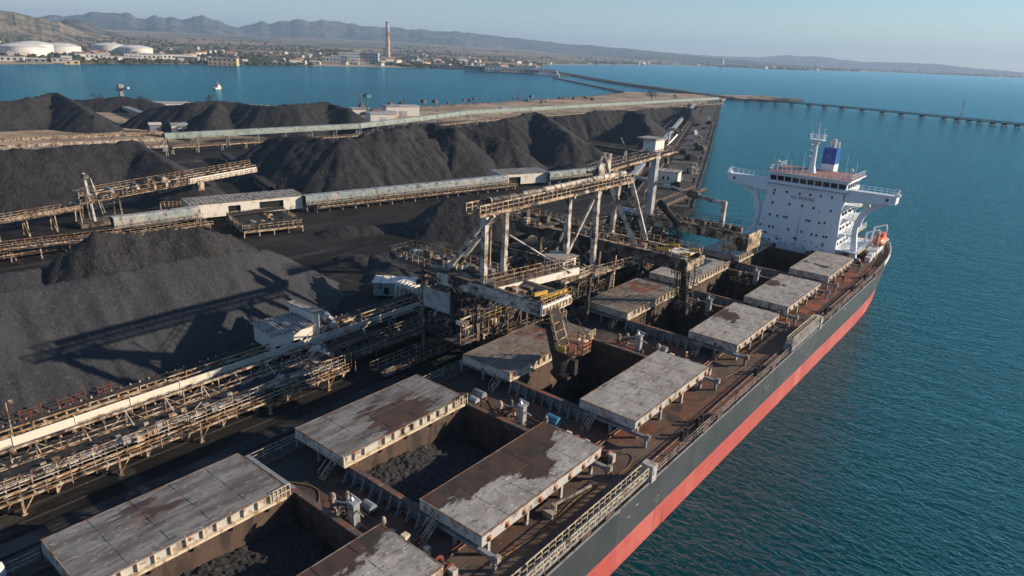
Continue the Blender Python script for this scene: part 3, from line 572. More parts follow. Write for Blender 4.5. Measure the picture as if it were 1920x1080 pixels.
for k, (y0, y1, a, b_) in enumerate(holds):
    # hold shaft and coaming
    h = MB(); zb = -6
    h.quad((HX0, y0, zb), (HX0, y1, zb), (HX0, y1, CT), (HX0, y0, CT)); h.quad((HX1, y1, zb), (HX1, y0, zb), (HX1, y0, CT), (HX1, y1, CT))
    h.quad((HX0, y1, zb), (HX1, y1, zb), (HX1, y1, CT), (HX0, y1, CT)); h.quad((HX1, y0, zb), (HX0, y0, zb), (HX0, y0, CT), (HX1, y0, CT))
    h.quad((HX0, y0, zb), (HX1, y0, zb), (HX1, y1, zb), (HX0, y1, zb))
    hold = h.build('hold', m_hold, ship)
    c = MB(); t = .28
    c.quad((HX0-t, y0-t, DK), (HX1+t, y0-t, DK), (HX1+t, y0-t, CT), (HX0-t, y0-t, CT)); c.quad((HX1+t, y1+t, DK), (HX0-t, y1+t, DK), (HX0-t, y1+t, CT), (HX1+t, y1+t, CT))
    c.quad((HX0-t, y1+t, DK), (HX0-t, y0-t, DK), (HX0-t, y0-t, CT), (HX0-t, y1+t, CT)); c.quad((HX1+t, y0-t, DK), (HX1+t, y1+t, DK), (HX1+t, y1+t, CT), (HX1+t, y0-t, CT))
    coam = c.build('coaming', m_shipgrey, ship)
    e = MB(); e.box(HX0-.45, HX1+.45, y0-.55, y0+.02, CT, CT+.14); e.box(HX0-.45, HX1+.45, y1-.02, y1+.55, CT, CT+.14)
    e.box(HX0-.55, HX0+.02, y0+.02, y1-.02, CT, CT+.14); e.box(HX1-.02, HX1+.55, y0+.02, y1-.02, CT, CT+.14)
    e.build('coaming_edge', m_coamtop, coam)
    for i in range(9): link(me_brk, 'bracket', coam, (HX0+.3+(HX1-HX0-.6)*i/8-CX, y0-t-60, DK))
    for i in range(9): link(me_brk, 'bracket', coam, (HX1+t-CX, y0+1+(y1-y0-2)*i/8-60, DK), (0, 0, rad(90)))
    # horizontal stiffening rings on the near coaming face
    g = MB()
    for z in (9.3, 9.8): g.box(HX0, HX1, y0-t-.25, y0-t-.005, z, z+.08)
    g.build('stiffening_ring', m_shipgrey, coam)
    # cover tracks reaching out to both sides, with end posts
    for yt in (y0-.42, y1+.42):
        MB().box(-56.6, HX0-.46, yt-.22, yt+.22, CT-.32, CT+.02).build('cover_track', m_shipgrey, coam); MB().box(HX1+.46, -28.4, yt-.22, yt+.22, CT-.32, CT+.02).build('cover_track', m_shipgrey, coam)
        for x in (-56.3, -52.5, -33.3, -28.8): MB().box(x-.15, x+.15, yt-.15, yt+.15, DK, CT-.33).build('track_post', m_shipgrey, coam)
        MB().box(-28.7, -28.35, yt-.25, yt+.25, CT-.34, CT+.3).build('track_stop', m_vent, coam)
    cover('A%d' % k, -55.7, -47.75, *a, -1)
    cover('B%d' % k, -37.6, -30.2, *b_, 1)

# deck fittings between the holds
def cyl(x, y, z0, z1, r, n=10): return MB().tube((x, y, z0), (x, y, z1), r, n)
def station(x, y, s=1.0):
    """mast-like column, mushroom vents, valves and pipes standing on a cross deck"""
    c = MB().box(x-.40, x+.40, y-.34, y+.34, DK, DK+2.7).box(x-.52, x+.52, y-.46, y+.46, DK+2.7, DK+2.85)
    col = c.build('deck_column', m_silver, ship)
    a = MB(); a.beam((x-.2, y, DK+2.4), (x-2.2, y-.3, DK+1.9), .14); a.beam((x-.1, y, DK+2.85), (x-.4, y, DK+3.4), .18); a.beam((x-.4, y, DK+3.4), (x+.8, y+.1, DK+3.2), .14)
    a.beam((x+.4, y, DK+2.1), (x+1.3, y, DK+1.9), .12); a.build('arm', m_silver, col)
    la = MB(); 
    for d_ in (-.2, .2): la.beam((x+d_, y-.42, DK), (x+d_, y-.42, DK+2.7), .05)
    for i in range(6): la.beam((x-.2, y-.42, DK+.3+.4*i), (x+.2, y-.42, DK+.3+.4*i), .04)
    la.build('ladder', m_rib, col)
    for dx, dy, r in ((-3.4, .2, .36), (-2.6, 1.3, .26), (2.6, 1.1, .28)):
        v = cyl(x+dx, y+dy, DK, DK+1.5*s, r*.6).build('vent', m_vent, ship, True)
        MB().tube((x+dx, y+dy, DK+1.3*s), (x+dx, y+dy, DK+1.75*s), r, 12, r*.8).tube((x+dx, y+dy, DK+1.75*s), (x+dx, y+dy, DK+1.95*s), r*.8, 12, r*.3).build('vent_cap', m_vent, v)
    for i in range(11):
        px, py = x+random.uniform(-4.2, 4.0), y+random.uniform(-1.2, 1.4)
        sz = random.uniform(.1, .26); MB().box(px-sz, px+sz, py-sz, py+sz, DK, DK+random.uniform(.3, 1.1)).build('valve_box', random.choice([m_winch, m_vent, m_vent, m_winch, m_redpaint, m_darksteel]), ship)
    r = MB().rail([(x-4.4, y-1.5, DK), (x-1.6, y-1.5, DK), (x-1.6, y+.2, DK)], 1.0, .9, .05); r.build('handrail', m_vent, ship)
    pp = MB()
    for i in range(4):
        o = -1.3+.8*i; pp.tube((x-4.2, y+o, DK+.3+.2*i), (x+3.4, y+o+random.uniform(-.3, .3), DK+.3+.2*i), .09, 6)
    pp.tube((x-2.4, y-.6, DK+1.5), (x-.5, y+.6, DK+2.3), .14, 6); pp.tube((x-3.2, y+.6, DK+.8), (x-1.2, y-.8, DK+1.9), .12, 6)
    pp.build('deck_pipes', m_winch, ship)
for (x, y) in ((-41.5, 31.3), (-41.5, 55.1), (-42.0, 82.8), (-41.2, 105.0), (-41.4, 127.1)): station(x, y)
# small blue tanks and drums
def drum(x, y, mat, r=.55, l=1.5):
    b = MB().tube((x-l/2, y, DK+r+.2), (x+l/2, y, DK+r+.2), r, 12).build('drum', mat, ship, False)
    for xa_ in (x-l/2, x+l/2-.2): MB().box(xa_, xa_+.2, y-r, y+r, DK, DK+.5).build('cradle', m_winch, b)
m_bluedrum = M('blue_tarp', (0.05, 0.19, 0.30), [((0.03, 0.09, 0.14), 1.5, .5, .7, None)], .55)
drum(-38.9, 57.6, m_bluedrum, .6, 1.6); drum(-42.2, 33.5, m_shipgrey, .5, 1.3); drum(-49.3, 56.6, m_shipgrey, .5, 1.6); drum(-39.3, 84.9, m_shipgrey); drum(-48.8, 55.1, m_silver, .45, 1.1)
# winches and hydraulic motors at the starboard end of every cross deck
def winch(x, y, s=1.0):
    w_ = MB().box(x-1.1*s, x+1.1*s, y-.7*s, y+.7*s, DK, DK+.25).build('winch', m_winch, ship)
    MB().tube((x-.8*s, y, DK+.75), (x+.5*s, y, DK+.75), .42*s, 12).build('winch_drum', m_winch, w_, True)
    MB().tube((x-.85*s, y, DK+.75), (x-.75*s, y, DK+.75), .7*s, 14).tube((x+.45*s, y, DK+.75), (x+.55*s, y, DK+.75), .7*s, 14).build('flange', m_redpaint, w_)
    MB().box(x+.6*s, x+1.2*s, y-.3*s, y+.3*s, DK+.25, DK+1.2).build('motor', m_hatchside, w_)
    p = MB()
    for i in range(5): p.tube((x-1.4*s+random.uniform(-.3, .3), y+random.uniform(-.9, .9), DK+.1), (x+random.uniform(-.6, 1.4), y+random.uniform(-.9, .9), DK+random.uniform(.4, 1.3)), .07, 5)
    p.build('hydraulic_pipes', m_darksteel, w_)
for (x, y) in ((-31.5, 32.5), (-30.8, 55.7), (-32.1, 82.8), (-32.1, 105.4), (-32.3, 127.1)):
    winch(x, y); winch(x-3.2, y+.4, .8)
    bb = MB().box(x-5, x-4.4, y-.3, y+.3, DK, DK+1.5).build('control_post', m_rib, ship)
# inclined ladders leaning on the coamings
def ladder(x, y, dx, dy, h=1.7):
    l = MB()
    for o in (-.35, .35):
        l.beam((x+o, y, DK), (x+dx+o, y+dy, DK+h), .10); l.beam((x+o, y, DK+.9), (x+dx+o, y+dy, DK+h+.9), .06)
        l.beam((x+o, y, DK), (x+o, y, DK+.9), .06); l.beam((x+dx+o, y+dy, DK+h), (x+dx+o, y+dy, DK+h+.9), .06)
    for i in range(9): t = (i+.5)/9; l.beam((x-.35+dx*t, y+dy*t, DK+h*t), (x+.35+dx*t, y+dy*t, DK+h*t), .16, .04)
    l.build('inclined_ladder', m_vent, ship)
for h in holds: ladder(-35.6, h[0]-2.4, .2, 1.7); ladder(-49.6, h[0]-2.4, .2, 1.7)
# long pipes on deck, starboard and port
for x, r, mat in ((-26.8, .09, m_winch), (-32.6, .12, m_winch), (-33.0, .09, m_redpaint), (-55.6, .12, m_winch)):
    MB().tube((x, -60, DK+.22), (x, 154, DK+.22), r, 6).build('deck_pipe', mat, ship)
# hoses lying in loose curves along the walkway
m_hose = M('worn_ochre_hose', (0.24, 0.15, 0.05), [((0.1, 0.06, 0.03), .5, .45, .6, None)], .8)
def hose(pts, r=.06, mat=None, nm='hose'):
    b = MB()
    P = [Vector((x, y, DK+r+.01)) for x, y in pts]
    Q = []
    for i in range(len(P)-1):
        p0 = P[max(i-1, 0)]; p1 = P[i]; p2 = P[i+1]; p3 = P[min(i+2, len(P)-1)]
        for k in range(6):
            t = k/6; Q.append(.5*((2*p1)+(-p0+p2)*t+(2*p0-5*p1+4*p2-p3)*t*t+(-p0+3*p1-3*p2+p3)*t**3))
    Q.append(P[-1])
    for a, c in zip(Q[:-1], Q[1:]): b.beam(a, c, r*1.4, r*1.4)
    b.build(nm, mat or m_hose, ship)
hose([(-32.3, 52.8), (-30.0, 55.3), (-28.6, 53.2), (-29.2, 48.4), (-28.8, 42.5), (-29.5, 35.8)]); hose([(-31.9, 54.6), (-29.4, 58.5), (-28.2, 56.1), (-28.9, 51.3)], .05)
hose([(-30.5, 29.0), (-28.8, 26.1), (-29.4, 19.3)], .05); hose([(-31.9, 80.3), (-29.5, 83.2), (-28.8, 89.0), (-30.0, 95.7)], .06); hose([(-31.4, 103.5), (-29.6, 106.4), (-29.2, 114.1)], .06)
hose([(-45.9, 52.7), (-47.9, 55.6), (-52.2, 56.1)], .05); hose([(-45.0, 29.5), (-48.4, 32.4), (-52.2, 30.9)], .06); hose([(-43.0, 52.2), (-45.4, 55.1), (-48.4, 57.1)], .05)
# folded deck davit arm in mid walkway
dv = MB(); dv.tube((-29.6, 45, DK), (-29.6, 45, DK+1.0), .28, 10); dv.tube((-29.6, 45, DK+.9), (-28.2, 49, DK+1.6), .15, 8); dv.box(-30.3, -29.1, 44, 44.6, DK, DK+.6); dv.build('davit', m_vent, ship)
# bollards by the rail
for y in (18, 22, 41, 45, 66, 70, 88.5, 104, 116, 121, 138, 148):
    bo = MB().box(-27.30, -25.90, y-.9, y+.9, DK, DK+.12)
    bo.tube((-26.60, y-.5, DK+.12), (-26.60, y-.5, DK+.95), .24, 10); bo.tube((-26.60, y+.5, DK+.12), (-26.60, y+.5, DK+.95), .24, 10); bo.tube((-26.60, y-.5, DK+.95), (-26.60, y-.5, DK+1.02), .3, 10); bo.tube((-26.60, y+.5, DK+.95), (-26.60, y+.5, DK+1.02), .3, 10)
    bo.build('bollard', m_darksteel, ship)
    cl = MB().box(-25.90, -25.30, y+2.2, y+3.8, DK, DK+.7).build('fairlead', m_winch, ship)
# railings
def hbx(y, off=.25): return HCX + float(np.interp(y, ys_st, hb_deck)) - off
ys_st = st
path = [(hbx(y), y, DK) for y in list(np.arange(-60, 154, 6.0))+[156, 160, 164, 168, 172, 176, 180, 184]]
MB().rail(path, 1.15, 1.7, .065, 3).build('side_rail', m_vent, ship)
path = [(2*HCX-x, y, z) for x, y, z in path]
MB().rail(path, 1.15, 1.7, .065, 3).build('side_rail', m_vent, ship)
MB().box(-25.26, -25.14, -60, 150, DK-.02, DK+.16).build('gunwale_bar', m_shipgrey, ship)
# stowed accommodation ladders (gangways) lying along the rail
def gangway(y0, y1, x, z):
    g = MB().box(x-.45, x+.45, y0, y1, z, z+.12).build('accommodation_ladder', m_silver, ship)
    r = MB(); r.rail([(x-.42, y0, z+.12), (x-.42, y1, z+.12)], 1.0, .95, .08); r.rail([(x+.42, y0, z+.12), (x+.42, y1, z+.12)], 1.0, .95, .08)
    n = int((y1-y0)/.95)
    for i in range(n): r.beam((x+.42, y0+i*.95, z+.12), (x+.42, y0+(i+1)*.95, z+1.1), .06)
    r.build('truss_rail', m_rib, g)
    s = MB()
    for i in range(int((y1-y0)/.45)): s.box(x-.4, x+.4, y0+i*.45, y0+i*.45+.1, z+.13, z+.17)
    s.build('treads', m_shipgrey, g)
gangway(33.5, 55.0, -25.70, DK+.75)
MB().box(-26.30, -25.00, 55.4, 56.4, DK, DK+1.9).build('gangway_post', m_hatchside, ship)
gp = MB().box(-26.40, -25.12, 98.2, 111.6, DK+.5, DK+1.35).build('gangway_cradle', m_shipgrey, ship); gangway(98.4, 111.4, -25.70, DK+1.4)
MB().box(-26.20, -25.00, 111.8, 112.7, DK, DK+2.1).build('gangway_post', m_hatchside, ship)
for y in (36, 44, 52): MB().beam((-25.70, y, DK), (-25.70, y, DK+.75), .2).build('ladder_rest', m_shipgrey, ship)
# white liferaft cradle at the port rail in the near corner
lr = MB().tube((-56.6, 6.8, DK+1.0), (-56.6, 9.4, DK+1.0), .62, 12).build('liferaft', m_tank, ship, True); [MB().box(-57.1, -56.1, y_, y_+.2, DK, DK+.9).build('cradle', m_shipgrey, lr) for y_ in (6.9, 9.1)]

# ------------------------------------------------------------------ superstructure
SX0, SX1, SY0, SY1 = -52.4, -35.2, 156.0, 167.0
b = MB(); zt = 23.7
b.v = [(SX0-.4, SY0, DK), (SX1+.2, SY0, DK), (SX1+.2, SY1, DK), (SX0-.4, SY1, DK), (-51.4, SY0, zt), (SX1-.3, SY0, zt), (SX1-.3, SY1, zt), (-51.4, SY1, zt)]
b.f = [(0,1,5,4), (1,2,6,5), (2,3,7,6), (3,0,4,7), (4,5,6,7)]
sup = b.build('superstructure', m_ship_white, ship)
wins = [(-49.9, 22.3), (-50.0, 21.6), (-47.2, 22.3), (-44.4, 22.3), (-42.2, 22.4), (-40.0, 22.5), (-37.7, 22.6), (-49.9, 19.5), (-46.2, 19.7), (-43.5, 19.8), (-41.0, 19.7), (-37.4, 19.7), (-50.1, 16.7), (-48.4, 16.7), (-46.9, 16.7), (-46.3, 16.7), (-42.0, 16.8), (-41.4, 16.8), (-39.3, 16.7), (-51.9, 14.1), (-49.8, 14.0), (-48.9, 14.0), (-45.5, 14.1), (-42.6, 14.1), (-40.4, 13.9), (-39.4, 13.9), (-37.9, 13.9), (-37.3, 13.9), (-51.7, 10.8), (-51.1, 10.8), (-38.2, 16.9)]
me_fr = LB().box(-.26, .26, -.05, .02, -.33, .33).mesh('window', m_ship_white); me_pane = LB().box(-.20, .20, -.075, -.052, -.27, .27).mesh('pane', m_glass)
for x, z in wins:
    f = link(me_fr, 'window', sup, (x-CX, SY0-60, z)); p_ = link(me_pane, 'pane', sup, (x-CX, SY0-60, z)); 
    p_.parent = sup; p_.location.y = SY0-60-.005
# scuffs and fittings low on the front wall
for i in range(26):
    x = random.uniform(-50.5, -37); z = random.choice([10.2, 10.8, 11.4, 11.9, 12.3]) + random.uniform(-.3, .3); s_ = random.uniform(.12, .32)
    MB().box(x-s_*random.uniform(.6, 1.6), x+s_, SY0-.22, SY0-.03, z-s_*.5, z+s_*.7).build('wall_fitting', random.choice([m_darksteel, m_silver, m_winch, m_shipgrey]), sup)
for x in (-48.0, -39.6): 
    MB().box(x-1.0, x+1.0, SY0-1.4, SY0-.1, DK, DK+2.2).build('deck_locker', m_ship_white, sup)
    MB().tube((x-.5, SY0-1.6, DK+1.2), (x-.5, SY0-1.42, DK+1.2), .45, 10).box(x+.1, x+.8, SY0-1.6, SY0-1.42, DK+.2, DK+1.9).build('locker_door', m_winch, sup)
# NO SMOKING
tc = bpy.data.curves.new('no_smoking_sign', 'FONT'); tc.body = 'NO SMOKING'; tc.size = .95; tc.extrude = .015; tc.space_character = 1.12; tc.align_x = 'CENTER'
tmp = bpy.data.objects.new('tmp_sign', tc); COL.objects.link(tmp); bpy.context.view_layer.update()
me = bpy.data.meshes.new_from_object(tmp.evaluated_get(bpy.context.evaluated_depsgraph_get())); bpy.data.objects.remove(tmp)
wd = max(v.co.x for v in me.vertices)-min(v.co.x for v in me.vertices); me.materials.clear(); me.materials.append(M('sign_red_brown', (0.20, 0.10, 0.08), rough=.6))
sg = link(me, 'no_smoking_sign', sup, (-43.65-CX, SY0-.03-60, 21.05), (rad(90), 0, 0), (4.9/wd, 1.05, 1))
# wheelhouse
WZ0, WZ1 = 23.7, 26.3
wh = MB(); wx0, wx1 = -51.7, -34.9
wh.box(wx0, wx1, SY0-.5, SY1-1, WZ0, 24.55)
wh.box(wx0, wx1, SY0-.5, SY1-1, 25.72, WZ1)
wh.box(wx0+.25, wx1-.25, SY0-.2, SY1-1.2, 24.55, 25.72)
wheel = wh.build('wheelhouse', m_ship_white, sup)
MB().box(wx0+.002, wx1-.002, SY0-.53, SY0-.505, WZ0+.1, WZ0+.22).build('black_band', m_black, sup)
edges = np.linspace(wx0+.35, wx1-.35, 11)
for a, c in zip(edges[:-1], edges[1:]):
    MB().quad((a+.14, SY0-.24, 24.62), (c-.14, SY0-.24, 24.62), (c-.14, SY0-.42, 25.66), (a+.14, SY0-.42, 25.66)).build('bridge_window', m_glass, sup)
    MB().beam((a, SY0-.3, 24.55), (a, SY0-.46, 25.72), .2, .14).build('window_mullion', m_ship_white, sup)
for y in np.linspace(SY0+.6, SY1-3, 5): MB().box(wx1-.24, wx1-.20, y, y+1.4, 24.65, 25.65).build('bridge_window', m_glass, sup)
rf = MB().box(wx0-.3, wx1+.5, SY0-.9, SY1+.5, WZ1+.002, WZ1+.22).build('bridge_roof', m_roofred, sup)
MB().rail([(wx0-.1, SY1+.2, WZ1+.22), (wx0-.1, SY0-.7, WZ1+.22), (wx1+.3, SY0-.7, WZ1+.22), (wx1+.3, SY1+.2, WZ1+.22)], 1.1, 1.0, .06).build('roof_rail', m_ship_white, rf)
MB().box(wx0-.35, wx1+.55, SY0-.98, SY0-.9, WZ1-.02, WZ1+.26).box(wx1+.5, wx1+.56, SY0-.9, SY1+.5, WZ1-.02, WZ1+.26).build('roof_edge', m_ship_white, rf)
rz_ = WZ1+.22
for x, y, h in ((-51.3, 156.5, 3.2), (-49.0, 158, 4.4), (-47.6, 157, 2.6), (-46.2, 161, 4.0), (-50.2, 160, 2.0), (-44.9, 157.2, 1.9), (-37.0, 160, 4.6), (-40.2, 157, 1.6), (-36.0, 157, 2.4), (-38.6, 158.4, 1.7), (-48.2, 163, 3), (-35.6, 163, 3.0)):
    MB().tube((x, y, rz_), (x, y, rz_+h), .055, 6, .03).build('antenna', m_ship_white, rf)
for x, y in ((-50.6, 157.4), (-35.4, 158.0)):
    MB().tube((x, y, rz_), (x, y, rz_+1.6), .08, 6).build('radome_post', m_ship_white, rf)
    bpy_s = MB()
    th = np.linspace(0, 2*np.pi, 11); ph = np.linspace(-np.pi/2, np.pi/2, 7); TH, PH = np.meshgrid(th, ph)
    bpy_s.grid(x+.45*np.cos(PH)*np.cos(TH), y+.45*np.cos(PH)*np.sin(TH), rz_+1.9+.45*np.sin(PH)); bpy_s.build('radome', m_tank, rf, True)
# radar mast
MXx, MY = -44.2, 161.0
ma = MB(); ma.v = []
ma.tube((MXx, MY, rz_), (MXx, MY, rz_+1.6), 1.0, 8, .55); ma.tube((MXx, MY, rz_+1.6), (MXx, MY, rz_+6.0), .55, 8, .38); ma.tube((MXx, MY, rz_+6.0), (MXx, MY, rz_+7.1), .38, 8, 1.0)
mast = ma.build('radar_mast', m_ship_white, sup)
MB().box(MXx-1.5, MXx+1.5, MY-1.2, MY+1.2, rz_+7.1, rz_+7.25).rail([(MXx-1.5, MY-1.2, rz_+7.25), (MXx+1.5, MY-1.2, rz_+7.25), (MXx+1.5, MY+1.2, rz_+7.25), (MXx-1.5, MY+1.2, rz_+7.25), (MXx-1.5, MY-1.2, rz_+7.25)], 1.0, .75, .06).build('crow_platform', m_ship_white, mast)
MB().tube((MXx, MY, rz_+7.2), (MXx, MY, rz_+11.2), .14, 6, .07).beam((MXx-1.7, MY, rz_+9.6), (MXx+1.7, MY, rz_+9.6), .1).beam((MXx-.8, MY, rz_+10.4), (MXx+.8, MY, rz_+10.4), .08).beam((MXx-1.2, MY, rz_+7.2), (MXx-1.2, MY, rz_+9.0), .08).beam((MXx+1.2, MY, rz_+7.2), (MXx+1.2, MY, rz_+9.6), .08).build('topmast', m_ship_white, mast)
for z in (3.0, 4.4, 5.6): MB().box(MXx-1.0, MXx-.4, MY-.3, MY+.3, rz_+z, rz_+z+.12).box(MXx-1.2, MXx-.9, MY-.7, MY+.7, rz_+z+.3, rz_+z+.5).build('radar_scanner', m_silver, mast)
# funnel
fx0, fx1, fy0, fy1 = -44.3, -41.2, 166.8, 170.4; fz = WZ1-4
fl = MB().prism([(fx0+.5, fy0), (fx1, fy0), (fx1, fy1), (fx0+.5, fy1), (fx0, fy1-1), (fx0, fy0+1)], DK+4, 28.0).build('funnel', m_ship_white, sup)
MB().prism([(fx0+.5, fy0), (fx1, fy0), (fx1, fy1), (fx0+.5, fy1), (fx0, fy1-1), (fx0, fy0+1)], 28.003, 31.6).build('funnel_top', m_blue, fl)
# pale chevron mark on the blue band
ch = MB()
for pts in ([(-43.5, 29.0), (-43.2, 29.0), (-42.7, 29.9), (-42.85, 30.2)], [(-42.7, 29.9), (-42.2, 29.0), (-41.9, 29.0), (-42.55, 30.2)]):
    i = len(ch.v); ch.v += [(x, fy0-.012, z) for x, z in pts]; ch.f.append((i, i+1, i+2, i+3))
ch.build('funnel_mark', M('pale_blue_mark', (0.10, 0.22, 0.48), rough=.5), fl)
for x, y, h, r in ((-42.4, 168.2, 1.9, .5), (-43.4, 169.3, 1.2, .3), (-41.7, 169.5, 1.2, .3)): MB().tube((x, y, 31.6), (x, y, 31.6+h), r, 10).tube((x, y, 31.6+h), (x, y, 31.62+h), r*.8, 10).build('exhaust_pipe', m_tank, fl, False)
# engine casing and rear house
MB().box(-50, -37, 167.2, 178, DK, 16).build('engine_casing', m_ship_white, sup)
# bridge wings with curved Y struts
def wing(s):
    xi = -35.25 if s > 0 else -51.35; xo = -25.6 if s > 0 else -61.2
    w_ = MB(); zA, zB = 22.55, 24.5
    w_.v = [(xi, SY0+.1, 21.9), (xo, SY0+.1, 22.9), (xo, SY0+3.2, 22.9), (xi, SY0+3.2, 21.9), (xi, SY0+.1, zB), (xo, SY0+.1, zB), (xo, SY0+3.2, zB), (xi, SY0+3.2, zB)]
    if s < 0: w_.f = [(1,0,4,5), (0,3,7,4), (3,2,6,7), (2,1,5,6), (4,7,6,5), (0,1,2,3)]
    else: w_.f = [(0,1,5,4), (1,2,6,5), (2,3,7,6), (3,0,4,7), (4,5,6,7), (3,2,1,0)]
    wi = w_.build('bridge_wing', m_ship_white, sup)
    MB().box(min(xi, xo), max(xi, xo), SY0+.02, SY0+.16, zB+.002, zB+.14).build('wing_cap', m_ship_white, wi)
    MB().rail([(xi, SY0+3.1, zB), (xo, SY0+3.1, zB), (xo, SY0+.2, zB)], 1.0, 1.2, .06).build('wing_rail', m_ship_white, wi)
    MB().box(xo-.5, xo+.5, SY0+.8, SY0+1.6, zB+.01, zB+.5).tube((xo, SY0+1.2, zB+.5), (xo, SY0+1.2, zB+1.6), .07, 6).tube((xo, SY0+1.2, zB+1.4), (xo-s*.7, SY0+1.2, zB+1.6), .06, 6).build('wing_light', m_ship_white, wi)
    MB().tube((xo-s*1.6, SY0+.05, 23.7), (xo-s*1.6, SY0+.09, 23.7), .3, 12).build('wing_light', m_winch, wi)
    def strut(pts, th_=.5):
        g = MB(); P = [Vector(p) for p in pts]; Q = []
        for i in range(len(P)-1):
            for k in range(5):
                p0 = P[max(i-1, 0)]; p1 = P[i]; p2 = P[i+1]; p3 = P[min(i+2, len(P)-1)]; t = k/5
                Q.append(.5*((2*p1)+(-p0+p2)*t+(2*p0-5*p1+4*p2-p3)*t*t+(-p0+3*p1-3*p2+p3)*t**3))
        Q.append(P[-1]); n = len(Q)
        for i, q in enumerate(Q):
            d_ = (Q[min(i+1, n-1)]-Q[max(i-1, 0)]).normalized(); sd_ = Vector((-d_.z, 0, d_.x)); w2 = .5+.22*abs(2*i/(n-1)-1)**2; v2 = Vector((0, th_, 0))
            g.v += [tuple(q+sd_*w2-v2), tuple(q-sd_*w2-v2), tuple(q-sd_*w2+v2), tuple(q+sd_*w2+v2)]
        for i in range(n-1):
            for k in range(4): g.f.append((4*i+k, 4*i+(k+1)%4, 4*i+4+(k+1)%4, 4*i+4+k))
        return g
    X = lambda d: CX + s*d
    st1 = strut([(X(11.3), SY0+2, 22.9), (X(11.9), SY0+2, 21.2), (X(11.0), SY0+2, 18.6), (X(10.6), SY0+2, 16.0), (X(11.0), SY0+2, 12.5), (X(11.4), SY0+2, DK)]).build('wing_strut', m_ship_white, wi)
    strut([(X(15.2), SY0+2, 23.0), (X(13.2), SY0+2, 21.3), (X(11.5), SY0+2, 19.4), (X(10.8), SY0+2, 17.2)], .42).build('wing_strut', m_ship_white, wi)
wing(1); wing(-1)
# starboard balconies, stairs, rails
for z, y0, y1, x1 in ((20.9, 158, 168, -32.6), (17.8, 158.5, 168, -33.2), (14.7, 157.5, 170, -32.6), (11.4, 156.2, 172, -30.5)):
    bal = MB().box(SX1+.05, x1, y0, y1, z, z+.16).build('balcony', m_ship_white, sup)
    MB().rail([(SX1+.2, y0+.1, z+.16), (x1-.1, y0+.1, z+.16), (x1-.1, y1-.1, z+.16)], 1.05, 1.1, .06).build('handrail', m_ship_white, bal)
    MB().box(x1-.02, x1+.03, y0, y1, z-.02, z+.2).build('balcony_edge', m_yellow, bal)
    bx = 2*CX-x1
    b2 = MB().box(2*CX-x1, SX0-.1, y0, y1, z, z+.16).build('balcony', m_ship_white, sup)
    MB().rail([(SX0-.3, y0+.1, z+.16), (bx+.1, y0+.1, z+.16), (bx+.1, y1-.1, z+.16)], 1.05, 1.1, .06).build('handrail', m_ship_white, b2)
for z in (11.56, 14.86, 17.96):
    t = MB()
    for o in (0, .8): t.beam((SX1+.5+o, 160, z), (SX1+.5+o, 164, z+3.0), .12)
    for i in range(10): t.box(SX1+.5, SX1+1.3, 160.2+.4*i-.1, 160.2+.4*i+.1, z+.15+.3*i, z+.19+.3*i)
    t.build('stairs', m_ship_white, sup)
for z in (9.0, 12.6, 16.0, 19.2, 22.3):
    for y in (157.4, 159.6, 162.5, 165): MB().box(SX1-.1, SX1+.22, y-.25, y+.25, z-.3, z+.3).build('window', m_glass, sup) if z > 10 else None
# poop deck house and bulwark
MB().box(-34.8, -29.2, 166.4, 176, DK, 10.2).build('poop_house', m_ship_white, sup)
MB().rail([(-34.8, 166.5, 10.2), (-29.3, 166.5, 10.2), (-29.3, 176, 10.2)], 1.05, 1.1, .07).build('handrail', m_ship_white, sup)
bw = MB()
yl = list(np.arange(160, 186, 2.0))
for a, c in zip(yl[:-1], yl[1:]): bw.beam((hbx(a, .1), a, DK+.6), (hbx(c, .1), c, DK+.6), .14, .85)
bw.build('bulwark', m_ship_white, ship)
for i in range(14):
    x = random.uniform(-34.5, -29); y = random.uniform(157, 166); s_ = random.uniform(.25, .6)
    MB().box(x-s_, x+s_, y-s_, y+s_, DK, DK+random.uniform(.5, 1.5)).build('deck_locker', random.choice([m_ship_white, m_ship_white, m_redpaint, m_shipgrey, m_darksteel]), ship)
# lifeboat on its davits
lb = thing('lifeboat', 'orange enclosed lifeboat hanging in white davits on the ship stern', 'lifeboat', (-29.0, 168.5, 12.6))
th = np.linspace(0, 2*np.pi, 17); tt_ = np.linspace(-1, 1, 13); TH, T2 = np.meshgrid(th, tt_)
prof = np.sqrt(np.clip(1-np.abs(T2)**2.6, .0, 1)); g = MB(); g.local = True
g.grid(1.25*prof*np.cos(TH), 3.6*T2, 1.35*prof*np.sin(TH)*np.where(np.sin(TH) > 0, .85, 1.0)); g.build('hull', m_lifeboat, lb, True)
g = LB(); g.prism([(-.7, -1.2), (.7, -1.2), (.7, 1.4), (-.7, 1.4)], 1.0, 1.75); g.build('canopy', m_lifeboat, lb)
g = LB(); g.box(-1.28, 1.28, -3.0, 3.0, -.08, .08); g.build('fender', m_tank, lb)
for y in (164.9, 171.9):
    dvt = MB(); dvt.beam((-31.6, y, 10.2), (-31.2, y, 14.6), .35); dvt.beam((-31.2, y, 14.6), (-28.9, y, 15.6), .3); dvt.beam((-28.9, y, 15.6), (-28.6, y, 14.6), .2); dvt.beam((-31.5, y, 10.2), (-28.6, y, 10.9), .3); dvt.beam((-28.5, y, 8.0), (-28.7, y, 15.2), .18); dvt.build('davit', m_ship_white, ship)

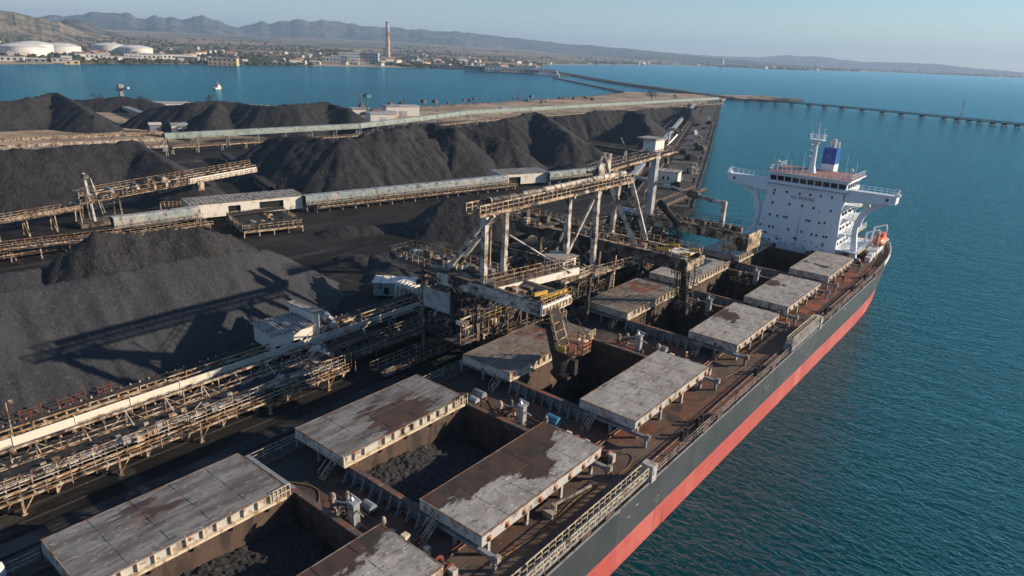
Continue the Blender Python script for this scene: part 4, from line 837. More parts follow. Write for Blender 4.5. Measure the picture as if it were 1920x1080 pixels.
# coal lying in the holds
def hold_coal(k, fn, label, mat=None, cell=.16):
    y0, y1 = holds[k][0]+.05, holds[k][1]-.05; xs = np.arange(HX0+.05, HX1, cell); ys = np.arange(y0, y1, cell); xs = np.append(xs, HX1-.05); ys = np.append(ys, y1)
    X, Y = np.meshgrid(xs, ys); u = (X-HX0)/(HX1-HX0); v = (Y-y0)/(y1-y0)
    Z = fn(u, v) + .30*fbm(X, Y, .5, 3, 60+k) + .20*fbm(X, Y, 2.2, 2, 70+k) + .30*np.clip(fbm(X, Y, 4.0, 2, 80+k), 0, 1)
    me = MB().grid(X, Y, Z).mesh('coal_heap', mat or m_coal2, False, (CX, y0, 0)); o = link(me, 'coal_heap', None, (CX, y0, 0)); tag(o, label, 'coal', 'coal lying in the holds', 'stuff')
hold_coal(0, lambda u, v: 8.0 - 1.2*np.clip(v-.5, 0, 1) - 1.5*u**3, 'lumpy coal nearly filling the nearest open hold')
hold_coal(1, lambda u, v: 8.5 - 2.2*np.clip(v-.35, 0, 1)**1.3*2 - .8*u, 'lumpy coal heap in the second hold sloping into shadow')
hold_coal(2, lambda u, v: -2.5 + 6.0*np.exp(-((u-.45)/.32)**2-((v-.45)/.28)**2), 'mound of loose coal under the loader spout in the third hold')
hold_coal(3, lambda u, v: -4.0+0*u, 'coal deep in the shadow of the fourth hold', cell=.6)
hold_coal(4, lambda u, v: -3.0+0*u, 'coal deep in the shadow of the fifth hold', cell=.6)
hold_coal(5, lambda u, v: 9.3 - 5.5*np.hypot(u-.25, (v-.05)*1.2), 'lit coal slope in the last hold before the superstructure', cell=.4)
# ================================================================== CONVEYORS
def frame_thing(name, label, cat, p0, p1, group=None):
    """thing at p0 whose local +Y runs towards p1; returns (thing, length, z of the line as a function of local y)"""
    d = Vector((p1[0]-p0[0], p1[1]-p0[1], 0)); L = d.length; rz = math.atan2(-d.x, d.y)
    t = thing(name, label, cat, (p0[0], p0[1], G), rz, group)
    return t, L, (lambda y: p0[2]-G + (p1[2]-p0[2])*y/L)
def belt_line(label, p0, p1, w=2.0, mat=None, leg=6.0, rails=(1, 1), cover=None, trough=None, name='belt_conveyor', rail_mat=None, group=None, walk=True, legmat=None, idle=1.5, cat='conveyor'):
    mat = mat or m_cream; rail_mat = rail_mat or m_rail; legmat = legmat or mat
    t, L, z = frame_thing(name, label, cat, p0, p1, group)
    b = LB(); n = max(1, int(L/12))
    for i in range(n):
        a, c = L*i/n, L*(i+1)/n
        for (xa, za), (xb, zb) in (((-w*.42, .10), (-w*.22, -.04)), ((-w*.22, -.04), (w*.22, -.04)), ((w*.22, -.04), (w*.42, .10))):
            b.quad((xa, a, z(a)+za), (xb, a, z(a)+zb), (xb, c, z(c)+zb), (xa, c, z(c)+za))
    b.build('belt', m_belt, t)
    for s in (-1, 1):
        g = LB().beam((s*w*.5, 0, z(0)-.22), (s*w*.5, L, z(L)-.22), .16, .38); g.build('stringer', mat, t)
        if walk:
            LB().beam((s*(w*.5+.62), 0, z(0)-.42), (s*(w*.5+.62), L, z(L)-.42), .75, .07).build('walkway', m_dirty, t)
        if rails[0 if s < 0 else 1]:
            x = s*(w*.5+(1.0 if walk else .1)); LB().rail([(x, 0, z(0)-.4), (x, L, z(L)-.4)], 1.15, 1.5, .085).build('handrail', rail_mat, t)
    if idle:
        g = LB(); n = int(L/idle)
        for i in range(n):
            y = L*(i+.5)/n; g.beam((-w*.5, y, z(y)-.12), (w*.5, y, z(y)-.12), .12, .12); g.box(-w*.5-.1, -w*.5+.06, y-.1, y+.1, z(y)-.1, z(y)+.28); g.box(w*.5-.06, w*.5+.1, y-.1, y+.1, z(y)-.1, z(y)+.28)
        o = g.build('idler_frames', rail_mat, t); o['kind'] = 'stuff'
    if cover:
        g = LB(); h = cover[1]
        prof = [(-w*.5, .05), (-w*.5, h*.86), (-w*.40, h), (w*.40, h), (w*.5, h*.86), (w*.5, .05)]
        n = max(1, int(L/7))
        for i in range(n):
            a, c = L*i/n+.04, L*(i+1)/n-.04; g = LB(); dz = .0
            for (xa, za), (xb, zb) in zip(prof[:-1], prof[1:]): g.quad((xa, a, z(a)+za), (xb, a, z(a)+zb), (xb, c, z(c)+zb), (xa, c, z(c)+za))
            g.build('cover_panel', cover[0], t)
    if trough:
        n = max(1, int(L/6))
        for i in range(n):
            a, c = L*i/n+.03, L*(i+1)/n-.03; g = LB(); x = trough[2]*w*.5; r = random.uniform(-.03, .03)
            g.beam((x+r, a, z(a)+.1), (x+r, c, z(c)+.1), .12, trough[1]); g.box(x-.14, x+.14, a-.06, a+.06, z(a)-.5*trough[1], z(a)+.5*trough[1]+.25); g.build('side_plate', trough[0], t)
    if leg:
        n = max(1, int(L/leg))
        for i in range(n+1):
            y = min(max(L*i/n, .3), L-.3); zz = z(y)-.4
            if zz < .5: continue
            g = LB()
            for s in (-1, 1): g.beam((s*w*.45, y, zz), (s*(w*.45+.12*zz), y, -.1), .2)
            g.beam((-w*.5, y, zz*.45), (w*.5, y, zz*.45), .12); g.beam((-w*.45, y, zz), (w*.5, y, 0), .1)
            g.build('trestle', legmat, t)
    return t, L, z

m_trough = M('trough_cream_sheet', (0.72, 0.66, 0.55), [((0.52, 0.45, 0.35), 0.5, .5, .7, None), ((0.27, 0.17, 0.1), 1.4, .62, .75, None)], .6)
# --- front conveyor gallery: lattice frame beside the ship ---
t, L, z = frame_thing('lattice_gallery', 'cream steel lattice conveyor gallery on short splayed legs nearest the moored ship', 'conveyor gallery', (-76.2, -14, 5.2), (-76.2, 55, 5.2), None)
me_post = LB().beam((0, 0, 0), (0, 0, 2.1), .12).mesh('post', m_cream); me_post2 = LB().beam((0, 0, -.7), (0, 0, 1.5), .09).mesh('post', m_cream); me_post3 = LB().beam((0, 0, -.5), (0, 0, 1.0), .08).mesh('post', m_rail)
me_leg = LB().beam((0, 0, 1.75), (0, 0, -.5), .22).beam((0, 0, -.3), (0, 1.3, 1.6), .11).box(-.25, .25, -.25, .25, -.55, -.36).mesh('leg', m_cream)
me_leg2 = LB().beam((0, 0, 1.75), (0, 0, -.5), .2).beam((0, 0, -.3), (1.5, 0, 1.3), .11).mesh('leg', m_rail)
me_brace = LB().beam((0, 0, .05), (0, 2.3, 2.0), .09).mesh('brace', m_cream); me_brace2 = LB().beam((0, 0, 2.0), (0, 2.3, .05), .09).mesh('brace', m_cream)
me_rafter = LB().beam((0, 0, 2.05), (2.1, 0, 1.0), .10).mesh('rafter', m_white)
me_cross = LB().beam((-2.6, 0, 0), (3.6, 0, 0), .14, .22).mesh('floor_beam', m_cream)
n = int(L/2.3)
for i in range(n+1):
    y = i*2.3
    link(me_post, 'post', t, (-2.6, y, 1.7)); link(me_post2, 'post', t, (2.2, y+.3, 1.75)); link(me_post3, 'post', t, (3.55, y+1.1, 1.5)); link(me_post2, 'post', t, (2.2, y+1.45, 1.75))
    link(me_cross, 'floor_beam', t, (0, y, 1.6))
    if i % 2 == 0: link(me_rafter, 'rafter', t, (-2.6, y, 1.7))
    if i < n: link(me_brace if i % 2 else me_brace2, 'brace', t, (-2.6, y, 1.72))
    if i % 2 == 0: link(me_leg, 'leg', t, (2.0, y, 0)); link(me_leg, 'leg', t, (3.3, y+1.15, 0)) if i % 4 == 0 else None; link(me_leg2, 'leg', t, (-2.0, y+1, 0))
for x, zz, w_, mt_ in ((-2.6, 3.85, .24, m_cream), (-2.6, 1.75, .2, m_cream), (2.2, 3.3, .09, m_cream), (2.2, 2.75, .08, m_cream), (2.25, 2.2, .09, m_white), (2.2, 1.62, .24, m_cream), (1.5, 2.3, .16, m_silver), (.9, 2.0, .42, m_white), (-.1, 2.1, .14, m_cream), (-1.7, 2.6, .14, m_cream), (-1.7, 3.2, .10, m_cream), (3.55, 1.45, .2, m_cream), (3.55, 2.5, .08, m_rail), (3.55, 2.0, .08, m_rail), (2.85, 1.35, 1.0, m_dirty), (2.2, 1.1, .08, m_cream)):
    LB().beam((x, 0, zz), (x, L, zz), w_, w_ if w_ < .5 else .07).build('longitudinal_beam', mt_, t)
LB().box(-2.3, .5, 0, L, 1.86, 1.92).build('belt', m_belt, t)
for i in range(80):
    y = random.uniform(1, L-2); x = random.uniform(-.6, 2.0); g = LB(); s_ = random.uniform(.08, .26); g.box(x-s_, x+s_, y-s_*2, y+s_*2, 1.93, 1.95+random.uniform(.15, .8)); g.build('gearbox', random.choice([m_white, m_silver, m_white, m_rail, m_dirty, m_cream]), t)
g = LB()
for i in range(46): y = random.uniform(0, L-5); g.tube((random.uniform(.2, 2.2), y, random.uniform(1.2, 2.2)), (random.uniform(.2, 2.4), y+random.uniform(1, 3), random.uniform(1.5, 3.2)), random.uniform(.03, .07), 5)
g.build('cable_tray', m_white, t)
t.location.z += .5
# hooded drive head closing the gallery towards the loaders
h = thing('conveyor_drive', 'pale curved chute and drive unit at the far end of the lattice gallery', 'conveyor drive', (-77.4, 53.5, G))
MB().tube((-77.6, 51.6, 7.2), (-77.4, 53.0, 8.2), .45, 10).tube((-77.4, 53.0, 8.2), (-76.2, 55.0, 6.4), .45, 10, .35).build('chute', m_white, h, True)
MB().box(-78.6, -75.8, 52.4, 53.8, 5.6, 6.0).box(-76.6, -75.4, 53, 54.6, 4.8, 5.6).build('drive_box', m_white, h)
for x in (-79.2, -75.6):
    for y in (52.4, 54.2): MB().beam((x, y, G), (x, y, 5.6), .16).build('leg', m_cream, h)
# dark wide belt between gallery and trough
belt_line('wide dark coal laden belt running between the lattice gallery and the white trough', (-80.6, -14, 5.6), (-80.6, 66, 5.6), 2.5, m_dirty, 6, (0, 0), None, None, walk=False)
belt_line('long white sided trough conveyor in the left foreground', (-83.2, -14, 6.5), (-84.6, 92, 5.7), 1.3, m_white, 6, (0, 0), None, (m_trough, 1.35, 1), walk=False, rail_mat=m_rail, idle=0)
g = thing('pipe_run', 'two rusty yellow pipes running beside the white trough conveyor', 'pipes', (-85.2, 30, G))
for o, zz in ((0, 6.7), (.35, 6.2)): MB().tube((-85.2+o-.3, -14, zz), (-86.2+o, 92, zz), .10, 6).build('pipe', m_rail, g)
for y in range(-10, 92, 6): MB().beam((-85.3-.01*y, y, G), (-85.3-.01*y, y, 6.9), .12).build('pipe_post', m_rail, g)
belt_line('rear walkway conveyor with close spaced rail posts beside the foreground coal pile', (-87.6, -14, 5.4), (-90.2, 110, 5.4), 2.0, m_cream, 5, (0, 0), None, None, rail_mat=m_cream, idle=1.2)
belt_line('low dark conveyor continuing past the loaders along the quay', (-88.5, 112, 5.6), (-100, 232, 5.6), 2.2, m_dirty, 7, (1, 1), None, None)
belt_line('lower service conveyor under the loader legs', (-77.5, 57, 5.4), (-79.5, 150, 5.4), 1.8, m_dirty, 6, (1, 1), None, None)
belt_line('steel walkway conveyor between the loader rails', (-70.0, 58, 5.2), (-70.0, 150, 5.2), 1.4, m_dirty, 6, (1, 1), None, None)

# --- C2 middle line ---
p = lambda y, z_: (-166 + (y-40)*.153, y, z_)
belt_line('rusty open conveyor on trestles at the left of the middle line', (-173, 10, 6.6), p(62, 6.6), 2.0, m_cream, 5, (1, 1), None, None, group=None)
belt_line('pale blue clad conveyor gallery just left of the long white shed', (-170.4, 63, 6.6), (-168.6, 83, 6.6), 2.6, m_blueclad, 6, (0, 1), (m_blueclad, 2.2))
belt_line('long pale blue clad conveyor gallery leading away from the white shed', (-165.5, 112, 6.2), (-151, 184, 6.2), 2.8, m_blueclad, 5, (0, 1), (m_blueclad, 2.1))
belt_line('cream conveyor with close rails running alongside the blue clad gallery', (-163.3, 114, 5.2), (-148.6, 186, 5.2), 1.6, m_cream, 4, (1, 1))
belt_line('short pale gallery beyond the second white shed', (-145.5, 201, 6.2), (-138, 236, 6.2), 2.6, m_blueclad, 5, (0, 1), (m_blueclad, 2.1))
belt_line('low railed conveyor in front of the left middle line', (-168.5, 14, 5.0), (-165.5, 84, 5.0), 1.6, m_cream, 4.5, (1, 1))

def shed(label, c0, c1, depth, z0, z1, slope, name='transfer_shed', openings=(), mat=None, cat='shed', ribs=1.1, roofmat=None):
    """c0->c1 is the foot of the wall seen from the ship; depth runs away to the left of it"""
    mat = mat or m_wall
    d = Vector((c1[0]-c0[0], c1[1]-c0[1], 0)); L = d.length; rz = math.atan2(d.y, d.x)
    t = thing(name, label, cat, (c0[0], c0[1], z0), rz); H = z1-z0
    # front wall in panels with real openings
    xs = [0.0]; 
    for a, b_, _, _ in openings: xs += [a, b_]
    xs.append(L)
    for i in range(0, len(xs), 2):
        if xs[i+1]-xs[i] > .05: LB().box(xs[i], xs[i+1], 0, .15, 0, H).build('wall', mat, t)
    for a, b_, lo, hi in openings:
        if lo > .02: LB().box(a, b_, 0, .15, 0, lo).build('wall', mat, t)
        if hi < H: LB().box(a, b_, 0, .15, hi, H).build('wall', mat, t)
        LB().box(a, b_, .6, .7, lo, hi).build('doorway_shade_panel', m_black, t)  # black sheet stands in for the shade inside the opening
    Hb = H + slope*depth
    for x in (0, L):
        g = LB(); s_ = .15 if x == 0 else -.15
        g.v = [(x, .15, 0), (x, depth, 0), (x, depth, Hb), (x, .15, H), (x+s_, .15, 0), (x+s_, depth, 0), (x+s_, depth, Hb), (x+s_, .15, H)]
        g.f = [(0,3,2,1), (4,5,6,7), (0,1,5,4), (1,2,6,5), (2,3,7,6), (3,0,4,7)]; g.build('wall', mat, t)
    LB().box(0, L, depth-.15, depth, 0, Hb).build('wall', mat, t)
    g = LB(); e = .35
    g.beam((L/2, -e, H+.08-slope*e), (L/2, depth+e, Hb+.08+slope*e), L+2*e, .10); rf = g.build('roof', roofmat or m_roof, t)
    n = max(3, int((L+2*e)/ribs))
    for i in range(n+1):
        x = -e+.05+(L+2*e-.1)*i/n; LB().beam((x, -e, H+.17-slope*e), (x, depth+e, Hb+.17+slope*e), .09, .10).build('roof_rib', m_white, rf)
    return t
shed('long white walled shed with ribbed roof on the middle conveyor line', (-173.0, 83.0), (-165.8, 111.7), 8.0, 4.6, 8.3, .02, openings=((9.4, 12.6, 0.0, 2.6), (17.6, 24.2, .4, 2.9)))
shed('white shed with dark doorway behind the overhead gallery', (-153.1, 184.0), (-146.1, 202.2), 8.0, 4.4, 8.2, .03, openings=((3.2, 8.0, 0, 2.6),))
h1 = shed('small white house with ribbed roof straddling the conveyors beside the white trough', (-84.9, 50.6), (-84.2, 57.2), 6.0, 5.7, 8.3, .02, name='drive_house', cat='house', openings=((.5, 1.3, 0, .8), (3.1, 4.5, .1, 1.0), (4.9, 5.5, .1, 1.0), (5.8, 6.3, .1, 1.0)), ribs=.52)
for x in (-90.4, -85.2):
    for y in (51.0, 56.8): LB().beam((0, 0, -2.3), (0, 0, 0), .3).build('stilt', m_cream, h1).location = ((y-50.6), -(x+84.9), 0)
a = thing('duct_house', 'tall narrow parapet and round duct adjoining the small white house', 'duct', (-88, 59, G))
MB().box(-91.6, -84.8, 58.0, 58.9, 3.5, 9.9).build('parapet_wall', m_wall, a); MB().box(-91.8, -84.6, 57.8, 59.1, 9.9, 10.05).build('parapet_roof', m_roof, a)
MB().tube((-88.2, 59.3, 8.2), (-86.0, 60.4, 8.9), .8, 12).tube((-86.0, 60.4, 8.9), (-85.0, 61.2, 7.6), .8, 12, .75).tube((-85.0, 61.2, 7.6), (-84.9, 61.6, 6.2), .75, 12, .7).build('duct', m_silver, a, True)
MB().box(-86.8, -85.8, 59.0, 59.9, 6.2, 8.0).box(-85.5, -84.8, 59.2, 59.9, 6.2, 7.4).build('filter_box', m_white, a)
for x, y in ((-88.6, 60.5), (-84.9, 60.5), (-84.9, 62.4)): MB().beam((x, y, G), (x, y, 8), .2).build('leg', m_rail, a)
# loop platform in front of the long shed
lp = thing('loading_platform', 'square railed coal platform in front of the long white shed', 'platform', (-155, 94, G))
A_ = [(-167.0, 89.5), (-151.5, 85.2), (-147.8, 99.2), (-164.2, 104)]
MB().prism(A_, 5.0, 5.35).build('floor', m_belt, lp)
for i in range(4):
    a_, b_ = A_[i], A_[(i+1) % 4]
    MB().rail([(*a_, 5.35), (*b_, 5.35)], 1.2, 1.2, .10).build('handrail', m_cream, lp)
    MB().beam((*a_, 4.9), (*b_, 4.9), .25, .5).build('edge_beam', m_cream, lp)
    for k in range(4):
        e = Vector((*a_, 0)).lerp(Vector((*b_, 0)), k/4); MB().beam((e.x, e.y, G-.1), (e.x, e.y, 4.8), .2).build('leg', m_cream, lp)
for o in (0.06, .86):
    q0 = Vector((*A_[0], 0)).lerp(Vector((*A_[1], 0)), o); q1 = Vector((*A_[3], 0)).lerp(Vector((*A_[2], 0)), o)
    MB().beam((q0.x, q0.y, 6.0), (q1.x, q1.y, 6.4), 2.0, .5).build('belt_cover', m_darksteel, lp)
for i in range(14):
    x, y = random.uniform(-163, -152), random.uniform(89, 100); MB().box(x-.5, x+.5, y-.4, y+.4, 5.35, 5.35+random.uniform(.2, .7)).build('grating', random.choice([m_cream, m_dirty, m_rail]), lp)

# --- stacker with inclined boom ---
t, L, z = frame_thing('stacker_boom', 'long inclined lattice stacker boom reaching over the broad coal pile', 'stacker', (-187, 62, 9.4), (-187, 110, 12.4))
for x in (-1.3, 1.3):
    for o in (0, 2.0): LB().beam((x, 0, z(0)+o), (x, L, z(L)+o), .22).build('chord', m_cream, t)
n = 20
for i in range(n):
    a_, c_ = L*i/n, L*(i+1)/n
    for x in (-1.3, 1.3): LB().beam((x, a_, z(a_)+(2 if i % 2 else 0)), (x, c_, z(c_)+(0 if i % 2 else 2)), .13).build('brace', m_cream, t)
    LB().beam((-1.3, a_, z(a_)), (1.3, a_, z(a_)), .14).build('cross_beam', m_cream, t)
LB().beam((0, 0, z(0)+.4), (0, L, z(L)+.4), 1.6, .12).build('belt', m_belt, t)
LB().beam((1.5, L*.55, z(L*.55)+.8), (1.5, L, z(L)+.8), .14, 1.3).build('side_plate', m_wall, t)
LB().rail([(1.9, 0, z(0)), (1.9, L, z(L))], 1.1, 1.6, .09).build('handrail', m_rail, t); LB().rail([(-1.9, 0, z(0)+2), (-1.9, L, z(L)+2)], 1.1, 1.6, .09).build('handrail', m_rail, t)
for i in range(20):
    y = random.uniform(0, L*.6); LB().box(-1.2, 1.2, y-.4, y+.4, z(y)+1.0, z(y)+random.uniform(1.8, 3.4)).build('machinery_box', random.choice([m_cream, m_white, m_dirty, m_silver]), t) if i % 2 else LB().box(1.0, 2.2, y-.3, y+.3, z(y)+.4, z(y)+1.6).build('machinery_box', random.choice([m_cream, m_dirty]), t)
LB().box(-1.6, 1.8, L*.62, L*.62+1.8, z(L*.62)-2.2, z(L*.62)+.6).build('hanging_cabin', m_cream, t)
for y in (1.5, 9): 
    for x in (-1.6, 1.6): LB().beam((x, y, z(y)), (x*1.6, y, -.1), .35).build('leg', m_dirty, t)
LB().box(-3, 3, -1, 11, .2, 1.2).build('bogie_frame', m_dirty, t)
mst = thing('stacker_mast', 'tall pale steel mast standing beside the stacker boom', 'mast', (-186.2, 64.5, G))
MB().beam((-185.6, 64.9, G), (-187.2, 64.4, 16.6), .55).build('column', m_silver, mst); MB().beam((-184.4, 66.4, 6.5), (-186.2, 65.4, 15.5), .2).beam((-185.5, 67.4, 6.5), (-186.6, 65.8, 14.5), .18).build('stay', m_white, mst)
for i in range(8): MB().beam((-187.2+.15*i, 64.4, 16-1.1*i), (-186.0+.2*i, 65.6, 15.4-1.1*i), .1).build('rung', m_white, mst)
MB().box(-187.6, -186.2, 63.9, 65.2, 15.2, 16.4).build('sheave_box', m_dirty, mst)
belt_line('cream lattice conveyor feeding the inclined stacker boom at left edge', (-183, 14, 7.4), (-187, 62, 8.6), 2.6, m_cream, 6, (1, 1), None, (m_cream, .9, 1))
t_ = thing('rusty_scaffold', 'orange scaffold frame lying behind the stacker feed conveyor', 'scaffold', (-190, 88, G))
MB().rail([(-192, 84, 4.5), (-188, 90, 4.5), (-185, 88, 4.5)], 1.4, 1.0, .14).build('frame', m_rail, t_); MB().beam((-192, 84, 3.4), (-192, 84, 5.5), .2).beam((-188, 90, 3.4), (-188, 90, 5.5), .2).beam((-185, 88, 3.4), (-185, 88, 5.5), .2).build('leg', m_rail, t_)

# --- C4 far lines ---
for i, (o, zz, mt_, lb_) in enumerate(((0, 10.2, m_cream, 'uppermost cream conveyor of the stacked lines crossing behind the left pile'), (9, 9.0, m_white, 'middle white conveyor of the stacked lines crossing behind the left pile'), (20, 7.6, m_white, 'lowest white conveyor of the stacked lines crossing behind the left pile'))):
    belt_line(lb_, (-312+o, 60, zz), (-300+o, 136 - i*4, zz), 2.2, mt_, 9, (1, 1), None, (mt_, .9, 1), walk=False, idle=3)
belt_line('yellow inclined link conveyor at the end of the stacked lines', (-302, 128, 10.5), (-288, 142, 8.2), 1.6, m_rail, 9, (1, 1), idle=3)
PTS = [(-291, 132, 9.4), (-282, 225, 9.4), (-303, 330, 10.2), (-297, 700, 10.2)]
for i in range(3):
    nm = ('pale green conveyor gallery passing behind the humped bay pile', 'pale green conveyor gallery stepping up past the port sheds', 'very long pale green elevated gallery running to the far quay corner')[i]
    belt_line(nm, PTS[i], PTS[i+1], 3.0, m_green, 12 if i < 2 else 16, (0, 0), (m_green, 1.9), None, name='conveyor_gallery', walk=False, idle=0, legmat=m_green, cat='conveyor gallery')
    d_ = 6
    belt_line(('open cream conveyor below the green gallery by the bay pile', 'open cream conveyor below the stepping green gallery', 'open cream conveyor below the very long green gallery')[i], (PTS[i][0]+d_, PTS[i][1], 6.4), (PTS[i+1][0]+d_, PTS[i+1][1], 6.4), 2.0, m_cream, 10, (0, 1), None, None, walk=False, idle=4)
# ground conveyors
belt_line('low blue covered ground conveyor curving between two piles', (-262, 142, 4.8), (-190, 118, 4.8), 3.2, m_blueclad, 8, (0, 0), (m_darksteel, 1.5), walk=False, idle=0)
belt_line('low covered ground conveyor running out to the shore stacker', (-346, 167, 5.2), (-474, 190, 5.2), 4.5, m_darksteel, 10, (0, 0), (m_blueclad, 1.6), walk=False, idle=0)
belt_line('dusty ground conveyor between the middle piles and the far quay', (-150, 300, 4.6), (-225, 300, 4.6), 3.0, m_dirty, 9, (0, 0), (m_dirty, 1.3), walk=False, idle=0)
# quay side conveyors behind the stern
def along(a, off, d0):  # point at distance a along the far quay, off metres inland
    return (-91.6 + d.x*a + nrm.x*off, 207.9 + d.y*a + nrm.y*off)
d = Vector((-339+91.3, 814-207.7, 0)).normalized(); nrm = Vector((-d.y, d.x, 0))
for off, z_, lb_, w_, mt_, cv in ((24, 6.2, 'pale covered conveyor inland along the far quay', 2.6, m_white, (m_silver, 1.5)), (17.5, 6.0, 'open railed conveyor in the middle of the far quay', 2.2, m_cream, None), (30, 5.0, 'low dark conveyor on the inland side of the far quay', 2.2, m_dirty, None)):
    a_, b_ = along(10 if off > 20 else 4, off, 0), along(520, off, 0); belt_line(lb_, (*a_, z_), (*b_, z_), w_, mt_, 12, (1, 1), cv, None, walk=False, idle=3)
me_fend = LB().box(-.5, .5, -.6, .6, -2.4, .1).mesh('fender', m_black); me_bol = LB().tube((0, 0, 0), (0, 0, .7), .35, 8, .28).tube((0, 0, .7), (0, 0, .95), .5, 8).mesh('bollard', m_darksteel)
for i in range(26):
    x, y = along(6+i*22, 2.2, 0); o = link(me_bol, 'bollard', None, (x, y, G+.01), scale=(1.6, 1.6, 1.6)); tag(o, 'dark mooring bollard along the far quay edge', 'bollard', 'bollards along the far quay edge')
for i in range(18):
    x, y = along(12+i*20, random.choice([7, 9, 12, 4]), 0); s_ = random.uniform(.8, 1.8)
    o = LB().box(-s_, s_, -s_*1.5, s_*1.5, 0, s_*1.1).box(-s_*.6, s_*.6, -s_, s_, s_*1.1, s_*1.5).mesh('equipment_box', random.choice([m_dirty, m_white, m_darksteel, m_silver])); o = link(o, 'equipment_box', None, (x, y, G+.006), (0, 0, random.uniform(0, 3))); tag(o, 'small equipment box standing on the far quay apron', 'equipment box', 'equipment boxes on the far quay')
# loading columns standing in the far quay conveyor line
for i, a_ in enumerate((62, 78, 150, 158)):
    x, y = along(a_, 21, 0); c_ = thing('loading_column', ('nearest pale steel column above the far quay conveyors', 'second pale steel column above the far quay conveyors', 'third pale steel column further along the far quay', 'fourth pale steel column further along the far quay')[i], 'column', (x, y, G))
    MB().beam((x, y, G), (x, y, 13.5), .7).build('shaft', m_silver, c_); MB().beam((x-1, y, 13.2), (x+6, y+2, 12.6), .8).build('arm', m_white, c_); MB().tube((x, y-1, 5), (x+.5, y+7, 9.4), .5, 8).build('chute', m_silver, c_)
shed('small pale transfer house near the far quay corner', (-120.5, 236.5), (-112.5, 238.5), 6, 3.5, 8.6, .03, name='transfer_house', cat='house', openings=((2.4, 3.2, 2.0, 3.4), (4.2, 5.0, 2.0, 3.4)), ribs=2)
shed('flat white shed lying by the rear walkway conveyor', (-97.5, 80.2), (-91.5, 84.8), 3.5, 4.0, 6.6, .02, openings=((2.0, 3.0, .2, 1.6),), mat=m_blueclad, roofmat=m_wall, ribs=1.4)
c_ = thing('drive_station', 'cream ribbed drive station with upright plates by the first loader', 'drive station', (-89, 84, G))
for i in range(7): MB().box(-93.4+.9*i, -93.1+.9*i, 82.0+.25*i, 84.0+.25*i, 4, 7.0).build('upright_plate', m_wall, c_)
MB().box(-94, -87, 82.5, 86, 6.0, 6.25).build('platform', m_roof, c_); MB().box(-88.2, -87.4, 83.6, 84.6, 3.5, 8).build('pillar', m_cream, c_)

